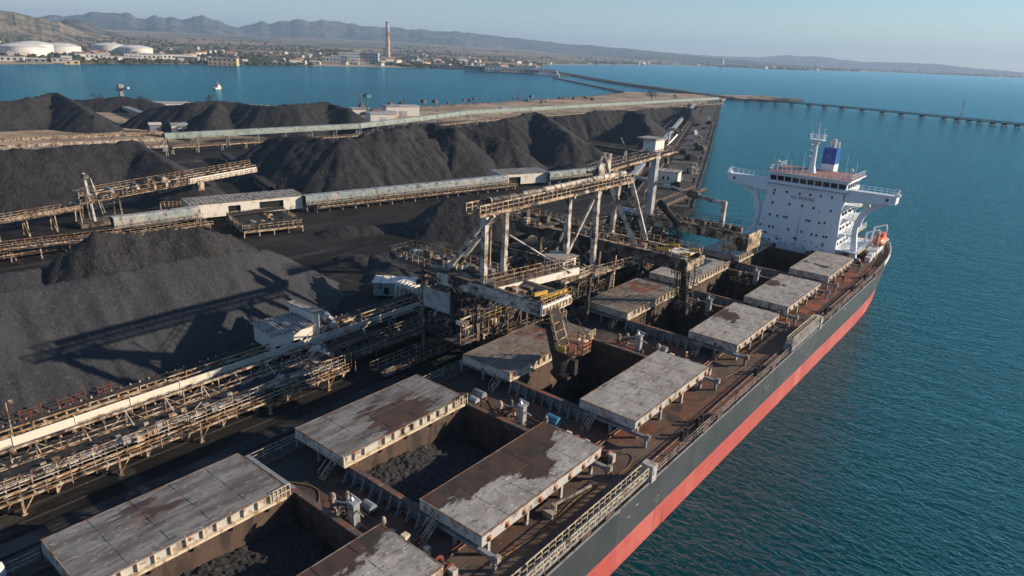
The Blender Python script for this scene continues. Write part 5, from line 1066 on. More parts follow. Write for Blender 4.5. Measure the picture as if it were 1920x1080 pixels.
# ================================================================== SHIP LOADERS
def box_mb(*a): return MB().box(*a)
def rail_obj(path, par, mat=None, **k): MB().rail(path, 1.15, k.pop('step', 1.25), .085, 2).build('handrail', mat or m_rail, par)
def portal(t, y0, y1, xa, xb, ztop, seed):
    """four legs on rail bogies, sills, portal beams, diagonals, and two working levels full of pipes and machinery"""
    rnd = random.Random(seed)
    for x in (xa, xb):
        for y in (y0, y1):
            l = box_mb(x-.32, x+.32, y-.32, y+.32, G+1.3, ztop).build('leg', m_dirty, t)
            box_mb(x-.65, x+.65, y-1.8, y+1.8, G+.55, G+1.3).build('bogie', m_darksteel, l)
            for o in (-1.2, -.4, .4, 1.2): MB().tube((x-.2, y+o, G+.45), (x+.2, y+o, G+.45), .36, 10).build('wheel', m_darksteel, l)
    levels = [G+4.2, G+8.4, G+12.6, ztop-.4]; work = [v for v in levels if v < 14.5]
    for zz in levels:
        if zz > ztop: continue
        for y in (y0, y1): MB().beam((xa, y, zz), (xb, y, zz), .28, .42).build('portal_beam', m_dirty, t)
        for x in (xa, xb): MB().beam((x, y0, zz), (x, y1, zz), .28, .42).build('portal_beam', m_dirty, t)
    lv = [G+1.3]+levels
    for i in range(len(lv)-1):
        a, b_ = lv[i], lv[i+1]
        for y in (y0, y1):
            MB().beam((xa, y, a), ((xa+xb)/2, y, b_), .17).build('diagonal', m_dirty, t); MB().beam((xb, y, a), ((xa+xb)/2, y, b_), .17).build('diagonal', m_darksteel, t)
        for x in (xa, xb): MB().beam((x, y0, a if i % 2 else b_), (x, y1, b_ if i % 2 else a), .17).build('diagonal', m_dirty, t)
    for zz in work:
        box_mb(xa+.3, xb-.3, y0-1.3, y0-.25, zz+.3, zz+.38).build('walkway', m_darksteel, t); rail_obj([(xa, y0-1.3, zz+.38), (xb, y0-1.3, zz+.38)], t, m_dirty)
        box_mb(xb+.25, xb+1.3, y0, y1, zz+.3, zz+.38).build('walkway', m_darksteel, t); rail_obj([(xb+1.3, y0, zz+.38), (xb+1.3, y1, zz+.38)], t, rnd.choice([m_dirty, m_rail]))
        box_mb(xa+1, xb-1, y0+1, y1-1, zz+.1, zz+.25).build('floor', m_darksteel, t) if zz < ztop-4 else None
    for i in range(60):
        x, y, zz = rnd.uniform(xa+.8, xb+.6), rnd.uniform(y0-.6, y1-.8), rnd.choice(work)+.4; s_ = rnd.uniform(.15, .55)
        box_mb(x-s_, x+s_, y-s_, y+s_, zz, zz+rnd.uniform(.4, 1.7)).build('machinery_box', rnd.choice([m_dirty, m_darksteel, m_darksteel, m_cream, m_dirty, m_winch]), t)
    for i in range(54):
        a = Vector((rnd.uniform(xa, xb+1), rnd.uniform(y0-1, y1), rnd.uniform(G+1, ztop-2.5))); v = rnd.choice([Vector((rnd.uniform(-6, 6), 0, rnd.uniform(-2, 2))), Vector((0, rnd.uniform(-6, 6), rnd.uniform(-2, 2))), Vector((rnd.uniform(-1, 1), 0, -4))])
        bb = a+v; bb.x = min(max(bb.x, xa-.5), xb+1.4); bb.y = min(max(bb.y, y0-1.4), y1+.5); bb.z = max(bb.z, G+.2); MB().tube(a, bb, rnd.uniform(.05, .15), 6).build('pipe', rnd.choice([m_dirty, m_cream, m_darksteel, m_dirty, m_rail]), t)
    for i in range(3):
        z_a, z_b = ([G]+levels)[i]+.3, levels[i]+.3; s = MB(); xs, xe = (xb+.6, xb+.6); ya, yb_ = (y0+.5, y1-1) if i % 2 else (y1-1, y0+.5)
        for o in (-.35, .35): s.beam((xs+o, ya, z_a), (xe+o, yb_, z_b), .14)
        for k in range(12): f_ = (k+.5)/12; s.box(xs-.35, xs+.35, ya+(yb_-ya)*f_-.12, ya+(yb_-ya)*f_+.12, z_a+(z_b-z_a)*f_, z_a+(z_b-z_a)*f_+.05)
        s.build('stairway', m_dirty, t)
def deck_clutter(t, x0, x1, y0, y1, zz, n, seed, mats):
    rnd = random.Random(seed)
    for i in range(n):
        x, y = rnd.uniform(x0, x1), rnd.uniform(y0, y1); sx, sy, h = rnd.uniform(.15, .8), rnd.uniform(.15, .6), rnd.uniform(.2, 1.3)
        if i % 3 == 0: MB().tube((x-sx, y, zz+.4), (x+sx, y, zz+.4), .36, 8).build('motor', rnd.choice(mats), t)
        else: box_mb(x-sx, x+sx, y-sy, y+sy, zz, zz+h).build('machinery_box', rnd.choice(mats), t)
    g = MB()
    for i in range(n):
        x, y = rnd.uniform(x0, x1-1), rnd.uniform(y0, y1); g.tube((x, y, zz+.15), (x+rnd.uniform(1, 3.5), y+rnd.uniform(-.4, .4), zz+rnd.uniform(.1, .5)), .08, 5)
    g.build('cable_runs', m_dirty, t)

# ---- loader 1 : over the third hold ----
L1 = thing('ship_loader', 'first ship loader pouring coal into the open hold, white girder boom and yellow spout frame', 'ship loader', (-68.5, 69, G))
portal(L1, 69.7, 79.8, -72.5, -61.6, 17.4, 5)
gy0, gy1, gx0, gx1, gz = 66.0, 71.2, -66.0, -47.3, 19.5
for y in (gy0, gy1):
    n = 7
    g = box_mb(gx0, gx1, y-.22, y+.22, gz-1.75, gz).build('boom_girder', m_white, L1)
    for i in range(n): x = gx0+.6+(gx1-gx0-1.2)*i/(n-1); box_mb(x-.05, x+.05, y-.30, y-.221, gz-1.7, gz-.05).build('web_stiffener', m_white, g)
    box_mb(gx0, gx1, y-.36, y+.36, gz+.002, gz+.12).build('top_flange', m_dirty, g)
box_mb(gx0, gx1, gy0+.37, gy1-.37, gz-1.2, gz-1.05).build('boom_floor', m_dirty, L1)
box_mb(gx0, gx1-1, gy0+1.6, gy1-1.8, gz-.6, gz-.45).build('boom_belt', m_belt, L1)
for i in range(9): x = gx0+1+i*2.0; MB().beam((x, gy0+.3, gz-.4), (x, gy1-.3, gz-.4), .2, .3).build('cross_beam', m_dirty, L1)
deck_clutter(L1, gx0+10.5, gx1-.8, gy0+.9, gy1-.9, gz-1.0, 26, 11, [m_cream, m_dirty, m_white, m_rail])
# tail platform, wider than the boom, railed all round
tx0, tx1, ty0, ty1, tz = -76.8, -57.2, 66.3, 71.8, 19.9
box_mb(tx0, tx1, ty0+.4, ty1, tz-.55, tz-.35).build('platform_floor', m_roof, L1)
for y in (ty0+.3, ty1): MB().beam((tx0, y, tz-.7), (tx1, y, tz-.7), .3, .8).build('edge_beam', m_dirty, L1)
for x in (tx0, tx1): MB().beam((x, ty0+.45, tz-.7), (x, ty1-.15, tz-.7), .3, .8).build('edge_beam', m_dirty, L1)
rail_obj([(gx0, gy0-.3, tz-.35), (tx0, ty0+.3, tz-.35), (tx0, ty1, tz-.35), (tx1, ty1, tz-.35), (tx1+.6, gy1+.3, gz)], L1)
deck_clutter(L1, tx0+.8, tx1-1, ty0+1, ty1-1, tz-.33, 40, 12, [m_cream, m_dirty, m_white, m_roof, m_dirty])
for i in range(5): MB().tube((-64.6+.5*i, 66.8+.8*i, tz+.1), (-63.4+.4*i, 67.2+.8*i, tz+.25), .42, 10).build('winch_drum', m_white, L1)
# raised cross gangway with yellow rails over the boom, leading to the cabin
MB().beam((-56.0, 65.9, gz+.25), (-53.4, 82.0, gz+.25), 1.5, .16).build('gangway', m_dirty, L1); MB().beam((-55.2, 65.8, gz-.4), (-52.6, 82, gz-.4), .2, 1.0).build('gangway_fascia', m_wall, L1)
for o in (-.75, .75): rail_obj([(-56+o, 65.9, gz+.33), (-53.4+o, 82, gz+.33)], L1, m_rail)
# boom tip: yellow frame and railed end beam
box_mb(gx1+.005, gx1+.35, gy0-.5, gy1+.6, gz-1.5, gz-.2).build('end_beam', m_wall, L1)
for i in range(9): y = gy0-.3+i*.72; box_mb(gx1+.355, gx1+.5, y, y+.42, gz-1.3, gz-.5).build('end_plate', m_cream, L1)
rail_obj([(gx1+.3, gy0-.5, gz-.2), (gx1+.3, gy1+.6, gz-.2)], L1, m_rail, step=.8)
MB().beam((gx1-.6, gy0+.2, gz+.5), (gx1-.2, gy1+.2, gz+.5), .3, .45).beam((gx1-1.6, gy0+.2, gz+.7), (gx1-1.2, gy0+2.4, gz+.7), .3, .45).build('yellow_frame', m_yellow, L1)
# spout: sloping chute with yellow guides, octagonal work ring, trimmer tube
sp = MB(); sp.beam((-47.4, 67.8, 18.2), (-44.9, 66.8, 13.4), 1.7, 1.5); spout = sp.build('spout', m_darksteel, L1)
for o in (-1.0, 1.0): MB().beam((-47.0, 67.8+o, 18.9), (-44.2, 66.8+o, 14.2), .2).build('spout_guide', m_rail, L1)
for i in range(6): f_ = i/5; MB().beam((-46.9+2.7*f_, 66.8-1*f_, 18.8-4.5*f_), (-46.9+2.7*f_, 68.8-1*f_, 18.8-4.5*f_), .13).build('spout_rung', m_rail, L1)
oc = [(-43.9+2.3*math.cos(rad(22.5+45*k)), 68.4+2.6*math.sin(rad(22.5+45*k))) for k in range(8)]
MB().prism(oc, 13.6, 13.8).build('work_ring', m_coaming_edge, L1)
rail_obj([(x, y, 13.8) for x, y in oc+[oc[0]]], L1, m_orange, step=.7)
box_mb(-45.0, -43.4, 65.9, 66.1, 13.85, 14.7).build('ring_gate', m_yellow, L1)
MB().tube((-44.6, 66.8, 13.6), (-44.4, 66.7, 10.8), 1.35, 10, 1.0).build('telescopic_tube', m_darksteel, L1); MB().tube((-44.4, 66.7, 10.8), (-44.3, 66.7, 9.8), 1.4, 8, .7).box(-45.6, -43.0, 66.3, 67.1, 10.1, 10.5).box(-44.6, -42.6, 67.2, 67.9, 10.6, 12.6).build('trimmer', m_darksteel, L1)
for k in range(0, 8, 2): MB().tube((-46.9+.15*k, 68+.2*k, 18.2), (*oc[k], 14.8), .04, 4).build('cable', m_dirty, L1)
MB().tube((-46.9, 71.2, 18.2), (-41.9, 69.4, 14.8), .05, 4).build('cable', m_dirty, L1)
box_mb(-48.4, -46.6, 66.0, 70.4, 16.2, 16.4).build('hanging_platform', m_dirty, L1); rail_obj([(-48.4, 66, 16.4), (-46.6, 66, 16.4), (-46.6, 70.4, 16.4)], L1, m_rail, step=.8)
# white panel wall under the tail, lit lattice tail of the feed conveyor
box_mb(-70.2, -64.8, 67.2, 67.4, 12.8, 15.9).build('panel_wall', m_silver, L1)
for i in range(17):
    y = 66.3+i*.82+random.uniform(-.25, .25); MB().beam((-61.6, y, 9.5), (-61.6+random.uniform(-.15, .15), y, random.choice([11.8, 13.4, 15.0, 15.0])), random.uniform(.08, .15)).build('tail_post', random.choice([m_cream, m_dirty, m_dirty, m_rail]), L1)
for zz in (10.0, 11.6, 13.2, 14.8): MB().beam((-61.5, 66, zz), (-61.5, 80, zz+.4), .16, .22).build('tail_beam', random.choice([m_cream, m_dirty]), L1)
for i in range(12): y = random.uniform(66.5, 77); zz = random.choice([9.8, 11.6, 13.2]); MB().beam((-61.7, y, zz), (-61.7, y+random.uniform(-2, 2.5), zz+random.uniform(1, 1.7)), .08).build('tail_brace', random.choice([m_cream, m_dirty]), L1)
for i in range(18): y, zz = random.uniform(66.5, 79), random.choice([10.2, 11.8, 13.4]); box_mb(-63.2, -61.7-random.random()*.4, y-.5, y+.5, zz, zz+random.uniform(.5, 1.4)).build('tail_machinery', random.choice([m_cream, m_white, m_wall, m_dirty]), L1)
rail_obj([(-61.3, 66, 15.2), (-61.3, 80, 15.6)], L1, m_cream, step=.9)
box_mb(-64.5, -61.3, 66, 80, 9.2, 9.4).build('tail_floor', m_dirty, L1)
# posts carrying the top gallery, with paired back stays
for y in (66.4, 70.6):
    box_mb(-58.05, -57.35, y-.35, y+.35, gz-.2, 29.2).build('mast_post', m_white, L1)
for y in (66.9, 68.6):
    MB().beam((-58.0, y, 28.4), (-64.6, y+.2, 20.2), .62).build('back_stay', m_white, L1)
MB().beam((-57.7, 66.4, 27.6), (-56.2, 66.4, 29.2), .4).build('knee_brace', m_white, L1)
MB().tube((-57.4, 71.2, 25.5), (-52.6, 80, 19.2), .14, 6).build('stay_pipe', m_white, L1)
MB().beam((-60.6, 71, 20), (-60.6, 71, 26.4), .18).build('thin_post', m_rail, L1)

# ---- overhead gallery joining the loader masts ----
OG = thing('overhead_gallery', 'horizontal cream overhead conveyor gallery carried on the white loader masts', 'conveyor gallery', (-58, 84, G))
oz = 29.3
for x in (-59.2, -56.8): MB().beam((x, 64.2, oz), (x, 103.5, oz), .22, .4).build('stringer', m_cream, OG); MB().beam((x, 64.2, oz+1.3), (x, 103.5, oz+1.3), .16).build('top_rail', m_cream, OG); MB().beam((x, 64.2, oz+.7), (x, 103.5, oz+.7), .1).build('mid_rail', m_rail, OG)
me_gp = LB().beam((0, 0, 0), (0, 0, 1.3), .12).mesh('rail_post', m_cream)
for i in range(36):
    for x in (-59.2, -56.8): link(me_gp, 'rail_post', OG, (x+58, 64.3+i*1.12-84, oz-G))
fg = MB()
for i in range(98): fg.box(-59.0, -57.0, 64.3+i*.4, 64.38+i*.4, oz+.23, oz+.28)
fg.build('grating', m_dirty, OG)['kind'] = 'stuff'
MB().tube((-58.4, 67.5, oz+1.25), (-58.4, 103, oz+1.25), .4, 10).build('belt_hood', m_white, OG, True)
for i in range(9): y = 68+i*4; MB().tube((-58.4, y-.12, oz+1.25), (-58.4, y+.12, oz+1.25), .46, 10).build('hood_band', m_rail, OG)
MB().beam((-59.2, 66.6, oz), (-56.8, 66.6, oz), .4, .6).beam((-59.2, 86, oz-.3), (-56.8, 86, oz-.3), .4, .6).beam((-59.2, 95, oz-.3), (-56.8, 95, oz-.3), .4, .6).build('cap_beam', m_cream, OG)
dr = thing('pulley_unit', 'white pulley wheel unit standing on the far end of the overhead gallery', 'pulley', (-60.8, 101.5, oz))
MB().tube((-61.2, 99.6, oz+1.8), (-60.8, 99.6, oz+1.8), 1.2, 14).build('wheel', m_white, dr); box_mb(-62.2, -61.2, 101.6, 103.0, oz+.2, oz+4.2).build('tower', m_white, dr); MB().beam((-62, 98.6, oz+.3), (-61, 100.2, oz+4.6), .35).beam((-61, 100.2, oz+4.6), (-60.6, 101.4, oz+1.0), .3).build('frame', m_white, dr); box_mb(-63, -59.6, 98, 103.6, oz-.1, oz+.2).build('base', m_dirty, dr)
# ---- second overhead conveyor running on ----
O2 = thing('overhead_conveyor', 'thin overhead conveyor running from the pulley unit to a small white top cabin', 'conveyor', (-66, 120, G))
for x in (-66.6, -64.6): MB().beam((x-.0, 104, 29.4), (x-2, 139, 30.2), .25, .4).build('stringer', m_cream, O2); MB().rail([(x, 104, 29.5), (x-2, 139, 30.3)], 1.3, 1.3, .10).build('handrail', m_dirty, O2)
MB().beam((-65.6, 104, 29.5), (-67.6, 139, 30.3), 1.5, .15).build('belt', m_belt, O2)
box_mb(-69.2, -66.4, 128.6, 132.4, 31.0, 33.4).build('top_cabin', m_wall, O2); box_mb(-70.6, -66.0, 128.0, 133, 33.4, 33.6).build('cabin_roof', m_roof, O2)
MB().beam((-66.2, 117, 30), (-66.8, 117.6, 32.4), .25).beam((-66.8, 117.6, 32.4), (-67.6, 116.6, 34.6), .18).beam((-66.8, 116.2, 30), (-66.8, 117.6, 32.4), .2).build('jib', m_white, O2)
for y in (112, 120, 126, 134): box_mb(-66.6, -65.8, y-.3, y+.3, 28.2, 29.3).build('hanger', m_dirty, O2)

# ---- loader 2 : transverse boom behind ----
L2 = thing('ship_loader', 'middle ship loader with a long low dark girder boom and splayed white masts', 'ship loader', (-68, 98, G))
portal(L2, 90, 104.5, -76.5, -63.0, 17.0, 15)
for y in (98.0, 103.2):
    g = box_mb(-77.5, -43.0, y-.25, y+.25, 17.6, 19.6).build('boom_girder', m_dirty, L2)
    for i in range(14): x = -77+i*2.6; box_mb(x-.05, x+.05, y-.33, y-.251, 17.65, 19.5).build('web_stiffener', m_dirty, g)
    box_mb(-77.5, -43, y-.4, y+.4, 19.602, 19.72).build('top_flange', m_cream, g)
box_mb(-77.5, -43, 98.3, 102.9, 18.7, 18.85).build('boom_floor', m_dirty, L2); box_mb(-77.5, -44, 99.8, 101.6, 19.2, 19.32).build('boom_belt', m_belt, L2)
rail_obj([(-77.5, 97.8, 19.7), (-77.5, 103.6, 19.7), (-43, 103.6, 19.7)], L2, m_rail); rail_obj([(-62, 97.7, 19.7), (-43.2, 97.7, 19.7)], L2, m_rail)
deck_clutter(L2, -76.5, -45, 98.6, 102.6, 18.9, 64, 21, [m_dirty, m_cream, m_dirty, m_white, m_roof])
box_mb(-80.5, -70, 95.5, 103.8, 19.72, 19.85).build('tail_platform', m_dirty, L2); rail_obj([(-70, 95.5, 19.85), (-80.5, 95.5, 19.85), (-80.5, 103.8, 19.85), (-70, 103.8, 19.85)], L2, m_rail); deck_clutter(L2, -80, -71, 96, 103, 19.85, 16, 22, [m_rail, m_cream, m_dirty])
for (xb, yb_, xt, yt) in ((-57.4, 85.5, -57.6, 85.5), (-57.2, 93.2, -57.4, 93.2), (-60.0, 97.2, -59.0, 96.4), (-52.4, 98.6, -56.2, 95.4), (-53.4, 103.6, -56.6, 102.6), (-60.4, 103.8, -59.2, 102.8)):
    MB().beam((xb, yb_, 14.5 if yb_ < 95 else 19.6), (xt, yt, 29.1), .72).build('mast_post', m_white, L2)
MB().beam((-57.6, 85.6, 19.4), (-57.6, 92.6, 27.6), .4).build('back_stay', m_white, L2); MB().beam((-60.4, 86.6, 18.8), (-58, 85.6, 24), .3).build('back_stay', m_white, L2)
for y in (98.6, 102): MB().beam((-44.6, y, 20.0), (-42.9, y+.3, 20.3), .35, .5).beam((-48.6, y, 20), (-46.6, y+.3, 20.3), .35, .5).build('yellow_frame', m_yellow, L2)
box_mb(-47, -43.4, 98.5, 102.6, 19.8, 20.0).build('tip_plate', m_wall, L2); box_mb(-42.99, -42.6, 97.5, 103.8, 17.8, 19.2).build('end_beam', m_cream, L2)
MB().beam((-55.8, 97.4, 19.0), (-56.2, 97.2, 12.0), .7).build('chute', m_dirty, L2)
# spout hanging into the shade
MB().beam((-44.5, 101, 17.6), (-43.6, 101, 9.5), 1.0).build('spout', m_darksteel, L2)
for dx_, dy_ in ((-1.1, -1.1), (1.1, -1.1), (1.1, 1.1), (-1.1, 1.1)): MB().beam((-44.3+dx_, 101+dy_, 17.6), (-43.8+dx_*.8, 101+dy_*.8, 10), .14).build('spout_post', m_dirty, L2)
for k in range(5): MB().beam((-45.3, 99.9, 10.4+1.5*k), (-43, 99.9, 11.6+1.5*k), .1).build('spout_brace', m_dirty, L2)
for k in range(7): MB().beam((-45.6+.3*k, 99.6+.3*k, 17.4), (-44.8+.2*k, 100+.3*k, 10), .1).build('spout_guide', m_dirty, L2)
for zz in (11, 13.5, 16): MB().rail([(-46, 99.4, zz), (-42.4, 99.4, zz), (-42.4, 102.8, zz), (-46, 102.8, zz), (-46, 99.4, zz)], 1.0, .9, .08).build('handrail', m_dirty, L2)
# operator cabin level between loaders 1 and 2
cb = thing('operator_cabin', 'boxy white operator cabin on a railed platform between the loaders', 'cabin', (-56, 83, 17))
box_mb(-59.2, -55.6, 82.2, 85.6, 17.6, 19.9).build('cabin', m_wall, cb); box_mb(-59.5, -55.3, 81.9, 85.9, 19.9, 20.05).build('cabin_roof', m_roof, cb)
for x in (-58.6, -57.4, -56.2): box_mb(x-.4, x+.4, 82.12, 82.19, 18.4, 19.4).build('window', m_glass, cb)
box_mb(-55.59, -55.5, 82.8, 85.0, 18.4, 19.4).build('window', m_glass, cb)
box_mb(-61, -53.5, 79.8, 87.5, 17.2, 17.5).build('floor', m_cream, cb); rail_obj([(-61, 79.8, 17.5), (-53.5, 79.8, 17.5), (-53.5, 87.5, 17.5)], cb, m_cream)
MB().beam((-53.4, 87.0, 17.3), (-51.8, 99, 17.3), 1.4, .3).build('catwalk', m_cream, cb); rail_obj([(-52.8, 87, 17.5), (-51.2, 97.5, 17.5)], cb, m_cream)
for x, y in ((-60.6, 80.2), (-53.8, 80.2), (-53.8, 87.2), (-60.6, 87.2)): MB().beam((x, y, G), (x, y, 17.2), .4).build('leg', m_dirty, cb)
# service tower of ladders and girders between quay and ship
tw = thing('service_tower', 'rusty brown lattice service walkway tower behind the third hatch', 'tower', (-62, 90, G))
for i in range(9):
    y = 76+i*3.2; MB().beam((-61.0, y, G), (-61.0, y, 12.4), .3).build('post', m_dirty, tw); MB().beam((-61.0, y, 5), (-61.0, y+3.2, 11.5), .16).build('brace', m_dirty, tw)
for zz in (8.4, 12.2): MB().beam((-60.7, 75, zz), (-60.7, 103, zz), .9, .3).build('walkway_beam', m_dirty, tw); rail_obj([(-60.3, 75, zz+.2), (-60.3, 103, zz+.2)], tw, m_dirty)
for i in range(3): MB().beam((-60.2, 104+.9*i, G), (-60.2, 104+.9*i, 15), .28).build('post', m_cream, tw)
for i in range(16): MB().beam((-60.1, 104, 5+.6*i), (-60.1, 105.9, 5+.6*i), .1).build('rung', m_cream, tw)

# ---- loader 3 : raised boom in front of the superstructure ----
L3 = thing('ship_loader', 'rear ship loader with short boxy boom ending in a plate with a round fan', 'ship loader', (-68, 130, G))
portal(L3, 123, 138, -77, -63.5, 15.0, 25)
for y in (127.6, 132.4):
    g = box_mb(-66, -47.4, y-.25, y+.25, 16.1, 18.0).build('boom_girder', m_cream, L3)
    for i in range(9): x = -65.5+i*2.2; box_mb(x-.05, x+.05, y-.33, y-.251, 16.15, 17.9).build('web_stiffener', m_cream, g)
    box_mb(-66.4, -47.4, y-.45, y+.45, 18.002, 18.15).build('top_flange', m_dirty, g)
box_mb(-66, -47.5, 127.9, 132.1, 17.2, 17.35).build('boom_floor', m_dirty, L3); deck_clutter(L3, -65, -49, 128.4, 131.8, 17.4, 36, 31, [m_dirty, m_cream, m_darksteel, m_roof])
rail_obj([(-67, 127.0, 18.1), (-48, 127.0, 18.1)], L3, m_cream); rail_obj([(-67, 133.0, 18.1), (-48, 133, 18.1)], L3, m_dirty)
# tip plate with a round fan opening
th = np.linspace(0, 2*np.pi, 25); pl = LB(); n_ = 24
fx, fz_, R_o, hw = -45.6, 16.6, .95, 1.75
sq = [(hw*max(-1, min(1, 1.4143*math.cos(t_))), hw*max(-1, min(1, 1.4143*math.sin(t_)))) for t_ in th]
pl = MB()
for i in range(n_):
    c0, s0, c1, s1 = math.cos(th[i]), math.sin(th[i]), math.cos(th[i+1]), math.sin(th[i+1])
    pl.quad((fx+R_o*c0, 126.6, fz_+R_o*s0), (fx+sq[i][0], 126.6, fz_+sq[i][1]), (fx+sq[i+1][0], 126.6, fz_+sq[i+1][1]), (fx+R_o*c1, 126.6, fz_+R_o*s1))
    pl.quad((fx+R_o*c0, 126.6, fz_+R_o*s0), (fx+R_o*c1, 126.6, fz_+R_o*s1), (fx+R_o*c1, 127.4, fz_+R_o*s1), (fx+R_o*c0, 127.4, fz_+R_o*s0))
pl.build('fan_plate', m_cream, L3)
MB().tube((fx, 127.4, fz_), (fx, 127.5, fz_), R_o+.05, 20).build('fan_shade_disc', m_black, L3)  # black disc painted as the shade at the back of the fan hole
for k in range(6): a_ = k*math.pi/3+.2; MB().beam((fx, 127.1, fz_), (fx+.8*math.cos(a_), 127.15, fz_+.8*math.sin(a_)), .3, .06, (0, 1, 0)).build('fan_blade', m_coaming_edge, L3)
MB().tube((fx, 126.9, fz_), (fx, 127.2, fz_), .2, 10).build('fan_hub', m_dirty, L3)
box_mb(fx-hw, fx+hw, 127.51, 133.4, fz_-hw, fz_-hw+.15).build('tip_floor', m_dirty, L3); box_mb(fx+hw-.12, fx+hw, 126.62, 133.4, fz_-hw+.151, fz_+hw).build('tip_side', m_cream, L3)
rail_obj([(-48.8, 126.4, 14.9), (-47.4, 126.4, 14.9)], L3, m_yellow, step=.5); box_mb(-49.0, -47.3, 126.3, 128.2, 14.6, 14.85).build('ladder_cage', m_yellow, L3)
MB().tube((-49.8, 130, 16), (-49.6, 130, 9), .12, 6).tube((-48.2, 129.4, 16), (-48, 129.4, 9), .1, 6).build('cable', m_dirty, L3)
box_mb(-67.6, -66.2, 129.3, 130.7, G, 30.6).build('mast_post', m_silver, L3)
MB().tube((-75.0, 130, 25.6), (-50.6, 130, 22.6), .42, 10).build('stay_pipe', m_white, L3); MB().tube((-58.6, 130, 23.6), (-56.4, 130, 23.32), .75, 10).build('pipe_joint', m_dirty, L3)
box_mb(-51.3, -50.4, 129.6, 130.4, 18.15, 23.2).build('tip_post', m_white, L3)
MB().tube((-63.2, 126.5, 21.5), (-58.2, 126.5, 17.6), .7, 10).build('chute', m_darksteel, L3)
MB().tube((-76, 134, 16.6), (-64, 134, 16.4), .6, 10).build('duct', m_silver, L3)
L4 = thing('service_rig', 'grey service rig with pipes and pumps standing behind the rear loader', 'machinery', (-80, 142, G))
portal(L4, 142, 150, -84, -73, 11.5, 35)
for i in range(8): box_mb(-84+1.4*i, -83.2+1.4*i, 144, 145, 11.6, 13+random.random()*1.6).build('pump_column', random.choice([m_silver, m_white, m_dirty]), L4)
# falling coal
P = MB(); rnd = random.Random(3)
for i in range(2600):
    f_ = rnd.random(); zz = 9.9-f_*8.6; r = .4+.45*f_; a_ = rnd.uniform(0, 6.28); rr = r*math.sqrt(rnd.random()); s_ = rnd.uniform(.06, .2)
    x, y = -44.3+rr*math.cos(a_), 66.7+rr*math.sin(a_); i0 = len(P.v)
    for v in ((s_, 0, -s_), (-s_, s_, -s_*.5), (-s_*.6, -s_, -s_*.3), (0, 0, s_*1.6)): P.v.append((x+v[0], y+v[1], zz+v[2]))
    P.f += [(i0, i0+1, i0+2), (i0, i0+3, i0+1), (i0+1, i0+3, i0+2), (i0+2, i0+3, i0)]
o = P.build('falling_coal', m_coal, None); tag(o, 'stream of coal falling from the loader spout into the hold', 'coal', None, 'stuff')
# ================================================================== FAR THINGS
def land_at(x, y):
    r = math.hypot(x, y); a = math.degrees(math.atan2(x, y)); return float(land_z(np.array([r]), np.array([a]), np.array([float(x)]), np.array([float(y)]))[0])
def polar(az_, r): return r*math.sin(rad(az_)), r*math.cos(rad(az_))
def tank(x, y, r, h, label):
    z = max(land_at(x, y), 1.5)-.3; t = thing('storage_tank', label, 'storage tank', (x, y, z), 0, 'white storage tanks on the far shore')
    LB().tube((0, 0, 0), (0, 0, h), r, 36, caps=False).build('shell', m_tank, t, True)
    g = LB(); th = np.linspace(0, 2*np.pi, 37); rr = np.linspace(1, 0.001, 7); TH, RRr = np.meshgrid(th, rr); g.grid(r*RRr*np.cos(TH), r*RRr*np.sin(TH), h+.16*r*(1-RRr**2)); g.build('dome_roof', m_tank, t, True)
    LB().tube((0, 0, h-.6), (0, 0, h-.05), r+.25, 36, caps=False).build('rim', m_silver, t)
tank(-1436, 432, 36, 15, 'leftmost and largest white domed storage tank on the far shore')
tank(-1545, 528, 34, 15, 'second white domed storage tank from the left on the far shore')
tank(-1640, 655, 34, 17, 'third white storage tank from the left on the far shore')
tank(-1600, 690, 33, 15, 'rightmost white storage tank on the far shore')
tank(-1500, 470, 30, 18, 'white storage tank peeping between the two left tanks')
# chimney
cm = thing('chimney', 'very tall banded power station chimney on the far shore', 'chimney', (-1810, 1575, 2))
m_chim = M('buff_concrete', (0.50, 0.38, 0.25), [((0.38, 0.29, 0.2), .08, .45, .65, None)], .85); m_chimtop = M('grey_concrete', (0.42, 0.40, 0.38), [((0.5, 0.48, 0.45), .1, .5, .6, None)], .85)
LB().tube((0, 0, 0), (0, 0, 74), 8.0, 20, 6.2, False).build('lower_shaft', m_chim, cm, True); LB().tube((0, 0, 74.01), (0, 0, 116), 6.2, 20, 5.3).build('upper_shaft', m_chimtop, cm, True); LB().tube((0, 0, 74), (0, 0, 76), 6.7, 20).tube((0, 0, 112), (0, 0, 114), 5.9, 20).build('band', m_darksteel, cm)
m_bld = [M('far_wall_cream', (0.50, 0.44, 0.35), rough=.85), M('far_wall_white', (0.56, 0.54, 0.50), rough=.85), M('far_wall_grey', (0.33, 0.34, 0.36), [((0.2, 0.21, 0.23), .05, .5, .6, None)], .8), M('far_wall_tan', (0.55, 0.42, 0.27), rough=.85)]
m_tile = M('terracotta_roof', (0.33, 0.15, 0.09), [((0.25, 0.13, 0.09), .3, .5, .6, None)], .85)
